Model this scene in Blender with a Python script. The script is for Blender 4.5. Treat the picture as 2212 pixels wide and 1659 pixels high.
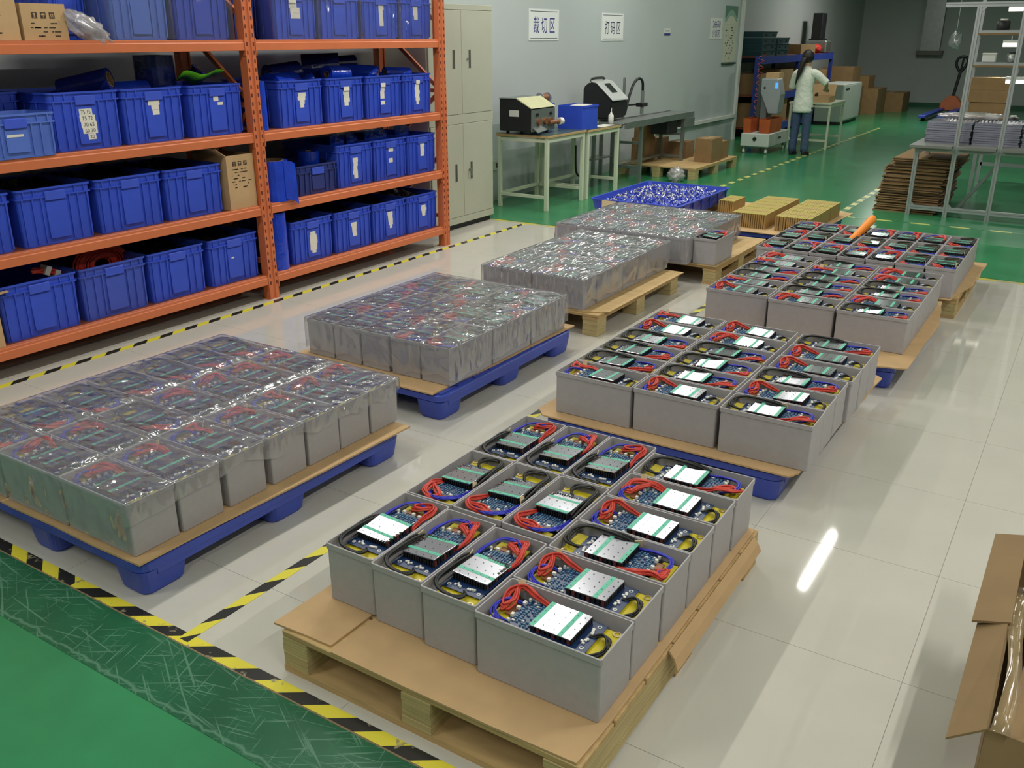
import bpy, bmesh, math, random
from math import pi, sin, cos, radians, sqrt
from mathutils import Vector, Matrix, Euler
random.seed(7)
for _o in list(bpy.data.objects): bpy.data.objects.remove(_o, do_unlink=True)
SC = bpy.context.scene
COL = SC.collection
# ------------------------------------------------------------------ camera
CAM_H = 1.65
cam = bpy.data.cameras.new('camera'); cam_o = bpy.data.objects.new('camera', cam); COL.objects.link(cam_o)
cam.sensor_fit = 'HORIZONTAL'; cam.sensor_width = 36.0
cam.lens = 1937.9 * 36.0 / 2212.0
cam.clip_start = 0.05; cam.clip_end = 100
_p, _r, _y = 0.36926, -0.0012073, -0.569725
_F = Vector((sin(_y)*cos(_p), cos(_y)*cos(_p), -sin(_p)))
_R0 = Vector((cos(_y), -sin(_y), 0)); _U0 = _R0.cross(_F)
_R = _R0*cos(_r) + _U0*sin(_r); _U = -_R0*sin(_r) + _U0*cos(_r)
_M = Matrix((( _R.x, _U.x, -_F.x), (_R.y, _U.y, -_F.y), (_R.z, _U.z, -_F.z))).to_4x4()
_M.translation = Vector((0, 0, CAM_H)); cam_o.matrix_world = _M
SC.camera = cam_o
CAM = Vector((0, 0, CAM_H))
# ------------------------------------------------------------------ world and exposure
wd = bpy.data.worlds.new('world'); SC.world = wd; wd.use_nodes = True
wd.node_tree.nodes['Background'].inputs[0].default_value = (0.80, 0.86, 0.90, 1)
wd.node_tree.nodes['Background'].inputs[1].default_value = 0.06
SC.view_settings.view_transform = 'Standard'; SC.view_settings.look = 'None'
SC.view_settings.gamma = 1.0; SC.view_settings.use_curve_mapping = False
SC.view_settings.exposure = -0.12
SC.cycles.use_denoising = True
SC.cycles.max_bounces = 6; SC.cycles.transparent_max_bounces = 12
SC.cycles.use_adaptive_sampling = True; SC.cycles.adaptive_threshold = 0.05; SC.cycles.adaptive_min_samples = 16
SC.cycles.caustics_reflective = False; SC.cycles.caustics_refractive = False
# ceiling tubes: (x, y, watts); twin 1.2 m tubes along the hall, further ones added for fill and the far end
CEIL = 3.4
LAMPS = [(-3.0, 2.1, 34), (-3.0, 4.9, 36), (-3.0, 7.7, 36), (-3.0, 10.5, 30), (-1.62, 8.3, 24),
         (-4.2, 4.9, 24), (-4.2, 7.7, 24), (-4.2, 10.5, 24), (-3.6, 13.4, 26), (-3.6, 19.5, 95),
         (0.95, 0.5, 42), (0.95, 3.5, 44), (0.95, 6.5, 34), (3.2, 2.0, 22), (3.2, 6.0, 24), (3.2, 11.0, 30), (-3.0, -0.9, 40), (0.0, -1.6, 40), (2.5, 16.0, 85)]
LAMP_COLOR = (1.0, 0.985, 0.93)
# ------------------------------------------------------------------ mesh helpers
def lin(c):
    c = c/255.0
    return c/12.92 if c <= 0.04045 else ((c+0.055)/1.055)**2.4
def rgb(c): return (lin(c[0]), lin(c[1]), lin(c[2]), 1.0)
class MB:
    """collects geometry for one mesh"""
    def __init__(s): s.v = []; s.f = []; s.m = []; s.mi = 0
    def add(s, vs, fs):
        b = len(s.v); s.v += [tuple(v) for v in vs]
        for f in fs: s.f.append(tuple(b+i for i in f)); s.m.append(s.mi)
        return s
    def box(s, x0, x1, y0, y1, z0, z1, M=None):
        vs = [Vector(p) for p in ((x0,y0,z0),(x1,y0,z0),(x1,y1,z0),(x0,y1,z0),(x0,y0,z1),(x1,y0,z1),(x1,y1,z1),(x0,y1,z1))]
        if M is not None: vs = [M @ v for v in vs]
        return s.add(vs, [(3,2,1,0),(4,5,6,7),(0,1,5,4),(1,2,6,5),(2,3,7,6),(3,0,4,7)])
    def cbox(s, c, d, M=None):
        return s.box(c[0]-d[0]/2, c[0]+d[0]/2, c[1]-d[1]/2, c[1]+d[1]/2, c[2]-d[2]/2, c[2]+d[2]/2, M)
    def bar(s, a, b, w, h=None, up=(0,0,1)):
        """square bar from a to b, w wide, h tall"""
        a = Vector(a); b = Vector(b); h = h or w; d = (b-a).normalized(); u = Vector(up)
        if abs(d.dot(u)) > .98: u = Vector((1,0,0))
        sd = d.cross(u).normalized(); u = sd.cross(d)
        vs = []
        for p in (a, b):
            for i, j in ((-1,-1),(1,-1),(1,1),(-1,1)): vs.append(p + sd*(i*w/2) + u*(j*h/2))
        return s.add(vs, [(3,2,1,0),(4,5,6,7),(0,1,5,4),(1,2,6,5),(2,3,7,6),(3,0,4,7)])
    def loft(s, loops, cap0=True, cap1=True, closed=True):
        n = len(loops[0]); b = len(s.v); s.v += [tuple(p) for L in loops for p in L]
        for k in range(len(loops)-1):
            for i in range(n if closed else n-1):
                j = (i+1) % n
                s.f.append((b+k*n+i, b+k*n+j, b+(k+1)*n+j, b+(k+1)*n+i)); s.m.append(s.mi)
        if cap0: s.f.append(tuple(b+i for i in reversed(range(n)))); s.m.append(s.mi)
        if cap1: s.f.append(tuple(b+(len(loops)-1)*n+i for i in range(n))); s.m.append(s.mi)
        return s
    def cyl(s, a, b, r, n=12, r2=None, cap=True):
        a = Vector(a); b = Vector(b); d = (b-a).normalized(); u = Vector((0,0,1)) if abs(d.z) < .95 else Vector((1,0,0))
        e1 = d.cross(u).normalized(); e2 = d.cross(e1); r2 = r if r2 is None else r2
        L = [[p + e1*(rr*cos(2*pi*i/n)) - e2*(rr*sin(2*pi*i/n))*-1 for i in range(n)] for p, rr in ((a, r), (b, r2))]
        return s.loft(L, cap, cap)
    def pipe(s, a, b, r, ri, n=20):
        """hollow tube open at both ends"""
        a = Vector(a); b = Vector(b); d = (b-a).normalized(); u = Vector((0,0,1)) if abs(d.z) < .95 else Vector((1,0,0))
        e1 = d.cross(u).normalized(); e2 = d.cross(e1)
        L = [[p + e1*(rr*cos(2*pi*i/n)) + e2*(rr*sin(2*pi*i/n)) for i in range(n)] for p, rr in ((a, ri), (a, r), (b, r), (b, ri), (a, ri))]
        return s.loft(L, False, False)
    def tube(s, pts, r, n=6, smooth=4, cap=True):
        P = crom([Vector(p) for p in pts], smooth) if smooth else [Vector(p) for p in pts]
        loops = []; up = None
        for i, p in enumerate(P):
            t = (P[min(i+1, len(P)-1)] - P[max(i-1, 0)])
            if t.length < 1e-9: t = Vector((0,0,1))
            t.normalize()
            if up is None: up = Vector((0,0,1)) if abs(t.z) < .9 else Vector((1,0,0))
            e1 = t.cross(up)
            if e1.length < 1e-6: e1 = t.orthogonal()
            e1.normalize(); e2 = t.cross(e1).normalized(); up = -e2 if False else e1.cross(t).normalized()
            rr = r(i/(len(P)-1)) if callable(r) else r
            loops.append([p + e1*(rr*cos(2*pi*k/n)) + e2*(rr*sin(2*pi*k/n)) for k in range(n)])
        return s.loft(loops, cap, cap)
    def prism(s, poly, axis, a, b):
        """extrude a 2D polygon along an axis: axis 'x' -> poly is (y,z), 'y' -> (x,z), 'z' -> (x,y)"""
        def q(p, t): return {'x': (t, p[0], p[1]), 'y': (p[0], t, p[1]), 'z': (p[0], p[1], t)}[axis]
        return s.loft([[q(p, a) for p in poly], [q(p, b) for p in poly]])
    def mesh(s, name, mats, smooth=False, bevel=0, seg=1, fix=True):
        me = bpy.data.meshes.new(name); me.from_pydata(s.v, [], s.f)
        mats = mats if isinstance(mats, (list, tuple)) else [mats]
        for m in mats: me.materials.append(m)
        if len(mats) > 1: me.polygons.foreach_set('material_index', s.m)
        if fix or bevel:
            bm = bmesh.new(); bm.from_mesh(me)
            if fix: bmesh.ops.recalc_face_normals(bm, faces=bm.faces)
            if bevel:
                es = [e for e in bm.edges if len(e.link_faces) == 2 and e.calc_face_angle(0) > 0.6]
                bmesh.ops.bevel(bm, geom=es, offset=bevel, segments=seg, affect='EDGES', clamp_overlap=True)
            bm.to_mesh(me); bm.free()
        if smooth: me.polygons.foreach_set('use_smooth', [True]*len(me.polygons))
        me.update(); return me
def crom(P, k):
    if len(P) < 3: return P
    out = []
    for i in range(len(P)-1):
        p0 = P[max(i-1,0)]; p1 = P[i]; p2 = P[i+1]; p3 = P[min(i+2,len(P)-1)]
        for j in range(k):
            t = j/k; t2 = t*t; t3 = t2*t
            out.append(0.5*((2*p1) + (p2-p0)*t + (2*p0-5*p1+4*p2-p3)*t2 + (3*p1-p0-3*p2+p3)*t3))
    out.append(P[-1]); return out
def rrect(x0, x1, y0, y1, r, z, n=3):
    """rounded rectangle loop in the xy plane"""
    L = []
    for cx_, cy_, a0 in ((x1-r, y1-r, 0), (x0+r, y1-r, pi/2), (x0+r, y0+r, pi), (x1-r, y0+r, 3*pi/2)):
        for i in range(n+1):
            a = a0 + pi/2*i/n; L.append((cx_ + r*cos(a), cy_ + r*sin(a), z))
    return L
def link(name, me, parent=None, loc=(0,0,0), rot=(0,0,0), scale=None):
    o = bpy.data.objects.new(name, me); COL.objects.link(o); o.location = loc; o.rotation_euler = rot
    if scale: o.scale = scale
    if parent: o.parent = parent
    return o
def part(name, mb, mats, parent=None, loc=(0,0,0), rot=(0,0,0), smooth=False, bevel=0, seg=1, label=None):
    o = link(name, mb.mesh(name, mats, smooth, bevel, seg) if isinstance(mb, MB) else mb, parent, loc, rot)
    if label: o['label'] = label
    return o
def tag(o, label, cat, group=None, kind=None):
    o['label'] = label; o['category'] = cat
    if group: o['group'] = group
    if kind: o['kind'] = kind
    return o
def thing(name, label, cat, loc=(0,0,0), rz=0, group=None):
    return tag(link(name, None, None, loc, (0,0,rz)), label, cat, group)
def struct(name, mb, mats, parent=None, label=None, **k):
    o = part(name, mb, mats, parent, **k)
    if parent is None: o['kind'] = 'structure'
    if label: o['label'] = label
    return o
def dup(o, parent=None):
    """copy a thing, its parts and their sub-parts"""
    c = o.copy(); COL.objects.link(c)
    if parent: c.parent = parent
    for ch in o.children: dup(ch, c)
    return c
# ------------------------------------------------------------------ materials
MT = {}
def mat(name, col, rough=.5, metal=0.0, noise=None, bump=None, spec=.5, coat=0, emit=None, col2=None, trans=0, alpha=1):
    """noise=(scale, amount[, stretch]) varies the colour, bump=(scale, strength)"""
    m = bpy.data.materials.new(name); m.use_nodes = True; nt = m.node_tree; b = nt.nodes['Principled BSDF']
    b.inputs['Base Color'].default_value = rgb(col); b.inputs['Roughness'].default_value = rough
    b.inputs['Metallic'].default_value = metal; b.inputs['Specular IOR Level'].default_value = spec
    if coat: b.inputs['Coat Weight'].default_value = coat; b.inputs['Coat Roughness'].default_value = .1
    if trans: b.inputs['Transmission Weight'].default_value = trans
    if alpha < 1: b.inputs['Alpha'].default_value = alpha
    if emit: b.inputs['Emission Color'].default_value = rgb(emit[0]); b.inputs['Emission Strength'].default_value = emit[1]
    if noise or bump:
        tc = nt.nodes.new('ShaderNodeTexCoord'); mp = nt.nodes.new('ShaderNodeMapping'); nt.links.new(tc.outputs['Object'], mp.inputs[0])
    if noise:
        if len(noise) > 2: mp.inputs['Scale'].default_value = noise[2]
        n = nt.nodes.new('ShaderNodeTexNoise'); n.inputs['Scale'].default_value = noise[0]; n.inputs['Detail'].default_value = 4
        nt.links.new(mp.outputs[0], n.inputs['Vector'])
        r = nt.nodes.new('ShaderNodeMapRange'); r.inputs['From Min'].default_value = .3; r.inputs['From Max'].default_value = .7
        nt.links.new(n.outputs['Fac'], r.inputs['Value'])
        mx = nt.nodes.new('ShaderNodeMix'); mx.data_type = 'RGBA'
        c1 = rgb(col); c2 = rgb(col2) if col2 else tuple(x*(1-noise[1]) for x in c1[:3]) + (1,)
        mx.inputs['A'].default_value = c1; mx.inputs['B'].default_value = c2
        nt.links.new(r.outputs[0], mx.inputs['Factor']); nt.links.new(mx.outputs['Result'], b.inputs['Base Color'])
    if bump:
        n2 = nt.nodes.new('ShaderNodeTexNoise'); n2.inputs['Scale'].default_value = bump[0]; n2.inputs['Detail'].default_value = 3
        nt.links.new(mp.outputs[0], n2.inputs['Vector'])
        bp = nt.nodes.new('ShaderNodeBump'); bp.inputs['Strength'].default_value = bump[1]; bp.inputs['Distance'].default_value = bump[2] if len(bump) > 2 else .01
        nt.links.new(n2.outputs['Fac'], bp.inputs['Height']); nt.links.new(bp.outputs[0], b.inputs['Normal'])
    MT[name] = m; return m
def stripes(name, ca, cb, period, shear, rough=.35, wear=0, along='x'):
    """diagonal two-colour tape; period in metres along the tape, object space"""
    m = mat(name, ca, rough); nt = m.node_tree; b = nt.nodes['Principled BSDF']
    tc = nt.nodes.new('ShaderNodeTexCoord'); sx = nt.nodes.new('ShaderNodeSeparateXYZ'); nt.links.new(tc.outputs['Object'], sx.inputs[0])
    a, c = (('X', 'Y') if along == 'x' else ('Y', 'X'))
    mu = nt.nodes.new('ShaderNodeMath'); mu.operation = 'MULTIPLY_ADD'; nt.links.new(sx.outputs[c], mu.inputs[0]); mu.inputs[1].default_value = shear; nt.links.new(sx.outputs[a], mu.inputs[2])
    dv = nt.nodes.new('ShaderNodeMath'); dv.operation = 'DIVIDE'; nt.links.new(mu.outputs[0], dv.inputs[0]); dv.inputs[1].default_value = period
    fr = nt.nodes.new('ShaderNodeMath'); fr.operation = 'FRACT'; nt.links.new(dv.outputs[0], fr.inputs[0])
    gt = nt.nodes.new('ShaderNodeMath'); gt.operation = 'GREATER_THAN'; nt.links.new(fr.outputs[0], gt.inputs[0]); gt.inputs[1].default_value = .5
    mx = nt.nodes.new('ShaderNodeMix'); mx.data_type = 'RGBA'; mx.inputs['A'].default_value = rgb(ca); mx.inputs['B'].default_value = rgb(cb)
    nt.links.new(gt.outputs[0], mx.inputs['Factor']); out = mx.outputs['Result']
    if wear:
        n = nt.nodes.new('ShaderNodeTexNoise'); n.inputs['Scale'].default_value = 28; n.inputs['Detail'].default_value = 6; nt.links.new(tc.outputs['Object'], n.inputs['Vector'])
        r = nt.nodes.new('ShaderNodeMapRange'); r.inputs['From Min'].default_value = .62; r.inputs['From Max'].default_value = .68; nt.links.new(n.outputs['Fac'], r.inputs['Value'])
        m2 = nt.nodes.new('ShaderNodeMix'); m2.data_type = 'RGBA'; nt.links.new(r.outputs[0], m2.inputs['Factor']); nt.links.new(out, m2.inputs['A']); m2.inputs['B'].default_value = rgb((150, 140, 110)); out = m2.outputs['Result']
    nt.links.new(out, b.inputs['Base Color']); return m
def film_mat(name, haze, bumps, rough=.12, tint=(205, 205, 210), bstr=.5, base=.10):
    """thin clear plastic: mostly see-through, a little haze, sharp reflections"""
    m = bpy.data.materials.new(name); m.use_nodes = True; nt = m.node_tree; nt.nodes.clear()
    out = nt.nodes.new('ShaderNodeOutputMaterial'); tr = nt.nodes.new('ShaderNodeBsdfTransparent'); tr.inputs[0].default_value = (.97, .97, .98, 1)
    df = nt.nodes.new('ShaderNodeBsdfDiffuse'); df.inputs[0].default_value = rgb(tint); gl = nt.nodes.new('ShaderNodeBsdfGlossy'); gl.inputs['Roughness'].default_value = rough
    lw = nt.nodes.new('ShaderNodeLayerWeight'); lw.inputs['Blend'].default_value = .5
    pw = nt.nodes.new('ShaderNodeMath'); pw.operation = 'POWER'; nt.links.new(lw.outputs['Facing'], pw.inputs[0]); pw.inputs[1].default_value = 4.0
    fr = nt.nodes.new('ShaderNodeMath'); fr.operation = 'MULTIPLY_ADD'; nt.links.new(pw.outputs[0], fr.inputs[0]); fr.inputs[1].default_value = .75; fr.inputs[2].default_value = base
    m1 = nt.nodes.new('ShaderNodeMixShader'); m1.inputs[0].default_value = haze; nt.links.new(tr.outputs[0], m1.inputs[1]); nt.links.new(df.outputs[0], m1.inputs[2])
    m2 = nt.nodes.new('ShaderNodeMixShader'); nt.links.new(fr.outputs[0], m2.inputs[0]); nt.links.new(m1.outputs[0], m2.inputs[1]); nt.links.new(gl.outputs[0], m2.inputs[2])
    tc = nt.nodes.new('ShaderNodeTexCoord'); mp = nt.nodes.new('ShaderNodeMapping'); mp.inputs['Scale'].default_value = bumps; nt.links.new(tc.outputs['Object'], mp.inputs[0])
    n = nt.nodes.new('ShaderNodeTexNoise'); n.noise_type = 'RIDGED_MULTIFRACTAL'; n.normalize = True; n.inputs['Scale'].default_value = .6; n.inputs['Detail'].default_value = 5; nt.links.new(mp.outputs[0], n.inputs['Vector'])
    bp = nt.nodes.new('ShaderNodeBump'); bp.inputs['Strength'].default_value = bstr; bp.inputs['Distance'].default_value = .03; nt.links.new(n.outputs['Fac'], bp.inputs['Height'])
    for s in (gl, lw): nt.links.new(bp.outputs[0], s.inputs['Normal'])
    nt.links.new(m2.outputs[0], out.inputs[0]); MT[name] = m; return m
def text_mesh(body, size, m, width=None, height=None, align='CENTER'):
    """flat lettering as a mesh in the xy plane, centred"""
    c = bpy.data.curves.new('lettering', 'FONT'); c.body = body; c.size = size; c.align_x = align; c.align_y = 'CENTER'
    o = bpy.data.objects.new('lettering', c); COL.objects.link(o); bpy.context.view_layer.update()
    me = bpy.data.meshes.new_from_object(o); bpy.data.objects.remove(o, do_unlink=True); bpy.data.curves.remove(c)
    xs = [v.co.x for v in me.vertices]; ys = [v.co.y for v in me.vertices]
    if xs:
        w = max(xs)-min(xs); h = max(ys)-min(ys); cx_ = (max(xs)+min(xs))/2; cy_ = (max(ys)+min(ys))/2
        sx = (width/w) if width else 1; sy = (height/h) if height else (sx if width else 1)
        for v in me.vertices: v.co.x = (v.co.x-cx_)*sx; v.co.y = (v.co.y-cy_)*sy
    me.materials.clear(); me.materials.append(m); return me
FX = (pi/2, 0, pi/2)      # rotation that stands an xy-plane print up facing +x
FY = (pi/2, 0, 0)         # ... facing -y
M_tile = mat('white_tile', (197, 193, 182), .045, noise=(2.2, .06), spec=.55)
M_grout = mat('grout', (150, 145, 132), .8)
M_green = mat('green_epoxy', (56, 138, 90), .22, noise=(3.0, .25), bump=(60, .08, .002))
M_wall = mat('wall_panel', (184, 190, 189), .55, noise=(1.2, .05))
M_wallback = mat('wall_back_paint', (168, 172, 170), .7, noise=(1.5, .05))
M_ceil = mat('ceiling_paint', (228, 228, 226), .8, noise=(1, .04))
M_white = mat('white_trim', (215, 216, 210), .5, noise=(8, .04))
M_case = mat('grey_case_plastic', (170, 166, 168), .5, noise=(40, .07), bump=(220, .06, .002))
M_yellow = mat('yellow_insulation', (200, 182, 30), .55, noise=(30, .15))
M_pcb = mat('blue_circuit_board', (20, 52, 100), .35, noise=(120, .5), col2=(12, 34, 70), spec=.6)
M_alu = mat('brushed_aluminium', (186, 187, 194), .19, 1.0, noise=(60, .05))
M_strip = mat('green_insulating_strip', (88, 190, 158), .45, noise=(30, .08))
M_screw = mat('screw_steel', (90, 92, 96), .35, .9, noise=(20, .1))
M_red = mat('red_cable', (206, 62, 46), .45, noise=(30, .15))
M_blue = mat('blue_wire', (46, 52, 190), .45, noise=(30, .15))
M_black = mat('black_cable', (18, 18, 18), .45, noise=(30, .2))
M_resist = mat('resistor_blue', (96, 138, 172), .5, noise=(90, .4))
M_conn = mat('white_connector', (226, 224, 214), .45, noise=(40, .06))
M_copper = mat('copper_strip', (146, 98, 66), .45, .4, noise=(30, .2))
M_tagp = mat('masking_tape', (226, 205, 165), .6, noise=(30, .08))
M_dark = mat('dark_plastic', (24, 24, 27), .5, noise=(30, .2))
M_card = mat('cardboard', (194, 160, 116), .8, noise=(9, .12), bump=(50, .1, .004))
M_card2 = mat('brown_cardboard', (142, 112, 74), .85, noise=(9, .15), bump=(50, .1, .004))
M_wood = mat('pallet_wood', (196, 164, 112), .75, noise=(5, .25, (1, 8, 8)))
M_ply = mat('plywood_edge', (196, 176, 124), .8, noise=(3, .3, (2, 2, 60)))
M_bluepal = mat('blue_pallet_plastic', (60, 80, 178), .42, noise=(6, .18), bump=(80, .05, .003))
M_crate = mat('blue_crate_plastic', (52, 82, 204), .42, noise=(7, .15), bump=(80, .05, .003))
M_crate2 = mat('pale_blue_crate_plastic', (86, 116, 204), .42, noise=(7, .12))
M_crate3 = mat('navy_crate_plastic', (42, 56, 124), .45, noise=(7, .15))
M_tab = mat('crate_tab_plastic', (62, 88, 206), .4, noise=(7, .1))
M_bfilm = mat('blue_shrink_film', (26, 68, 208), .14, noise=(10, .3), bump=(18, .25, .02), spec=.6)
M_bfilm2 = mat('dark_blue_shrink_film', (28, 40, 118), .2, noise=(10, .3), bump=(18, .25, .02))
M_orange = mat('orange_rack_paint', (208, 114, 70), .42, noise=(5, .1), bump=(60, .05, .003))
M_slot = mat('rack_slot', (96, 36, 22), .7, noise=(9, .1))
M_deck = mat('shelf_deck_steel', (120, 60, 40), .6, noise=(6, .2))
M_paper = mat('paper_label', (226, 222, 208), .7, noise=(30, .06))
M_ink = mat('black_ink', (42, 40, 44), .7, noise=(30, .1))
M_inkb = mat('blue_ink', (40, 44, 128), .7, noise=(30, .1))
M_cab = mat('beige_steel', (178, 178, 160), .5, noise=(3, .06), bump=(90, .04, .002))
M_cabd = mat('handle_recess', (92, 92, 84), .5, .4, noise=(20, .1))
M_steel = mat('stainless_steel', (150, 156, 152), .35, .7, noise=(14, .12))
M_profile = mat('aluminium_profile', (172, 176, 176), .42, .6, noise=(12, .06))
M_cream = mat('cream_paint', (208, 212, 188), .5, noise=(5, .06))
M_mattop = mat('green_grey_mat', (74, 92, 88), .35, noise=(5, .12))
M_tray = mat('blue_tray_plastic', (44, 72, 190), .38, noise=(6, .12))
M_cell = mat('brown_cell_wrap', (172, 140, 84), .6, noise=(20, .12))
M_celltop = mat('olive_cell_top', (178, 160, 72), .55, noise=(20, .15))
M_clear = mat('clear_tray_plastic', (142, 144, 160), .22, noise=(20, .1), spec=.6)
M_orangep = mat('orange_plastic', (255, 146, 40), .5, noise=(9, .06))
M_green2 = mat('green_sheet', (130, 240, 50), .35, noise=(9, .1))
# ------------------------------------------------------------------ the hall
XL, XR_, Y0, Y1 = -5.40, 5.5, -4.5, 25.4
FW0, FW1 = 1.30, 7.25          # extent of the white tiled zone along the hall
floor = struct('floor', MB().box(XL, XR_, FW0, FW1, -.06, -.0012), M_grout)
TP = 0.6115
xs = [XL] + [x for x in [-0.178 + k*TP for k in range(-9, 10)] if XL < x < XR_] + [XR_]
ys = [FW0] + [y for y in [1.645 + k*TP for k in range(-1, 11)] if FW0+.02 < y < FW1-.02] + [FW1]
_tile = MB().box(-.5, .5, -.5, .5, -.01, 0).mesh('tile', M_tile)
for i in range(len(xs)-1):
    for j in range(len(ys)-1):
        w = xs[i+1]-xs[i]-.0016; d = ys[j+1]-ys[j]-.0016
        link('tile', _tile, floor, ((xs[i]+xs[i+1])/2, (ys[j]+ys[j+1])/2, random.uniform(-.0002, 0)), (0,0,0), (w, d, 1))
struct('floor_back', MB().box(-5.75, XR_, FW1, Y1, -.06, .003), M_green)
struct('floor_front', MB().box(XL, XR_, Y0, 1.10, -.06, .003), M_green)
def scuffed():
    m = mat('scuffed_dark_green', (38, 100, 68), .24, noise=(5, .3)); nt = m.node_tree; b = nt.nodes['Principled BSDF']
    src = b.inputs['Base Color'].links[0].from_socket
    tc = nt.nodes.new('ShaderNodeTexCoord'); last = None
    for ang, sc, lo in ((.5, (3, 90, 1), .625), (-.6, (4, 120, 1), .63), (1.3, (5, 110, 1), .64), (.1, (2.5, 90, 1), .63), (-.25, (6, 160, 1), .63)):
        mp = nt.nodes.new('ShaderNodeMapping'); mp.vector_type = 'POINT'
        r0 = nt.nodes.new('ShaderNodeVectorRotate'); r0.rotation_type = 'Z_AXIS'; r0.inputs['Angle'].default_value = ang
        nt.links.new(tc.outputs['Object'], r0.inputs['Vector']); nt.links.new(r0.outputs[0], mp.inputs[0]); mp.inputs['Scale'].default_value = sc
        n = nt.nodes.new('ShaderNodeTexNoise'); n.inputs['Scale'].default_value = 1; n.inputs['Detail'].default_value = 2; nt.links.new(mp.outputs[0], n.inputs['Vector'])
        r = nt.nodes.new('ShaderNodeMapRange'); r.inputs['From Min'].default_value = lo; r.inputs['From Max'].default_value = lo+.05; nt.links.new(n.outputs['Fac'], r.inputs['Value'])
        if last is None: last = r.outputs[0]
        else:
            mxm = nt.nodes.new('ShaderNodeMath'); mxm.operation = 'MAXIMUM'; nt.links.new(last, mxm.inputs[0]); nt.links.new(r.outputs[0], mxm.inputs[1]); last = mxm.outputs[0]
    # worn seam along the inner edge of the strip
    sx = nt.nodes.new('ShaderNodeSeparateXYZ'); nt.links.new(tc.outputs['Object'], sx.inputs[0])
    nn = nt.nodes.new('ShaderNodeTexNoise'); nn.inputs['Scale'].default_value = 16; nn.inputs['Detail'].default_value = 8; nt.links.new(tc.outputs['Object'], nn.inputs['Vector'])
    wv = nt.nodes.new('ShaderNodeMath'); wv.operation = 'MULTIPLY_ADD'; nt.links.new(nn.outputs['Fac'], wv.inputs[0]); wv.inputs[1].default_value = .05; nt.links.new(sx.outputs['Y'], wv.inputs[2])
    sb = nt.nodes.new('ShaderNodeMath'); sb.operation = 'SUBTRACT'; nt.links.new(wv.outputs[0], sb.inputs[0]); sb.inputs[1].default_value = 1.135
    ab = nt.nodes.new('ShaderNodeMath'); ab.operation = 'ABSOLUTE'; nt.links.new(sb.outputs[0], ab.inputs[0])
    lt = nt.nodes.new('ShaderNodeMapRange'); lt.inputs['From Min'].default_value = .007; lt.inputs['From Max'].default_value = .001; nt.links.new(ab.outputs[0], lt.inputs['Value'])
    mm = nt.nodes.new('ShaderNodeMath'); mm.operation = 'MAXIMUM'; nt.links.new(last, mm.inputs[0]); nt.links.new(lt.outputs[0], mm.inputs[1])
    sc2 = nt.nodes.new('ShaderNodeMath'); sc2.operation = 'MULTIPLY'; nt.links.new(mm.outputs[0], sc2.inputs[0]); sc2.inputs[1].default_value = .36
    mx = nt.nodes.new('ShaderNodeMix'); mx.data_type = 'RGBA'; nt.links.new(sc2.outputs[0], mx.inputs['Factor']); nt.links.new(src, mx.inputs['A']); mx.inputs['B'].default_value = rgb((128, 170, 146))
    nt.links.new(mx.outputs['Result'], b.inputs['Base Color']); return m
M_scuff = scuffed()
struct('trim_1', MB().box(XL, XR_, 1.095, 1.300, -.02, .0042), M_scuff, label='scuffed dark green strip along the front edge of the white tiles')
M_edge = mat('worn_edge', (140, 118, 84), .7, noise=(40, .3))
struct('trim_2', MB().box(XL, XR_, 1.298, 1.303, -.01, .0046), M_edge, label='worn brown edge of the green floor sheet')
M_haz = stripes('hazard_tape_front', (222, 208, 60), (36, 35, 32), .182, -1.5, wear=1)
M_haz0 = stripes('hazard_tape_front_left', (222, 208, 60), (36, 35, 32), .182, 1.5, wear=1)
M_haz2 = stripes('hazard_tape_along', (218, 206, 66), (38, 37, 34), .172, -1.4, along='y')
M_dash = stripes('dashed_tape', (206, 204, 120), (40, 112, 70), .28, .3, along='y')
M_dash2 = stripes('dashed_tape_across', (196, 200, 110), (40, 112, 70), .34, .3)
def tape(n, m, x0, x1, y0, y1, z=.0008, label=None, base=None):
    b = 0.0 if base is None else base
    struct('trim_%d' % n, MB().box(x0, x1, y0, y1, b-.0002, b+z), m, label=label)
tape(12, M_haz0, XL, -2.532, 1.304, 1.349, label='left piece of yellow and black hazard tape along the green floor edge')
tape(3, M_haz, -2.530, 3.0, 1.304, 1.349, label='wide yellow and black hazard tape along the green floor edge')
tape(4, stripes('hazard_tape_rack', (218, 206, 66), (38, 37, 34), .179, 1.0, along='y'), -4.487, -4.442, 1.37, 7.18, label='yellow and black tape in front of the orange rack')
tape(5, M_haz2, -2.012, -1.972, 1.318, 6.6, z=.0011, label='yellow and black tape between the two pallet rows')
tape(6, stripes('faded_tape', (196, 184, 80), (168, 166, 120), .3, .5), -4.9, XR_, 7.19, 7.245, label='faded yellow tape at the far edge of the white tiles')
tape(7, M_dash, -3.72, -3.66, 7.4, 19.0, base=.003, label='dashed yellow line along the green aisle, left')
tape(8, M_dash, -2.11, -2.05, 7.4, 13.5, base=.003, label='dashed yellow line along the green aisle beside the cardboard stack')
tape(9, M_dash2, -2.04, 3.0, 9.14, 9.19, base=.003, label='faint dashed yellow line in front of the aluminium frame')
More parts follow.
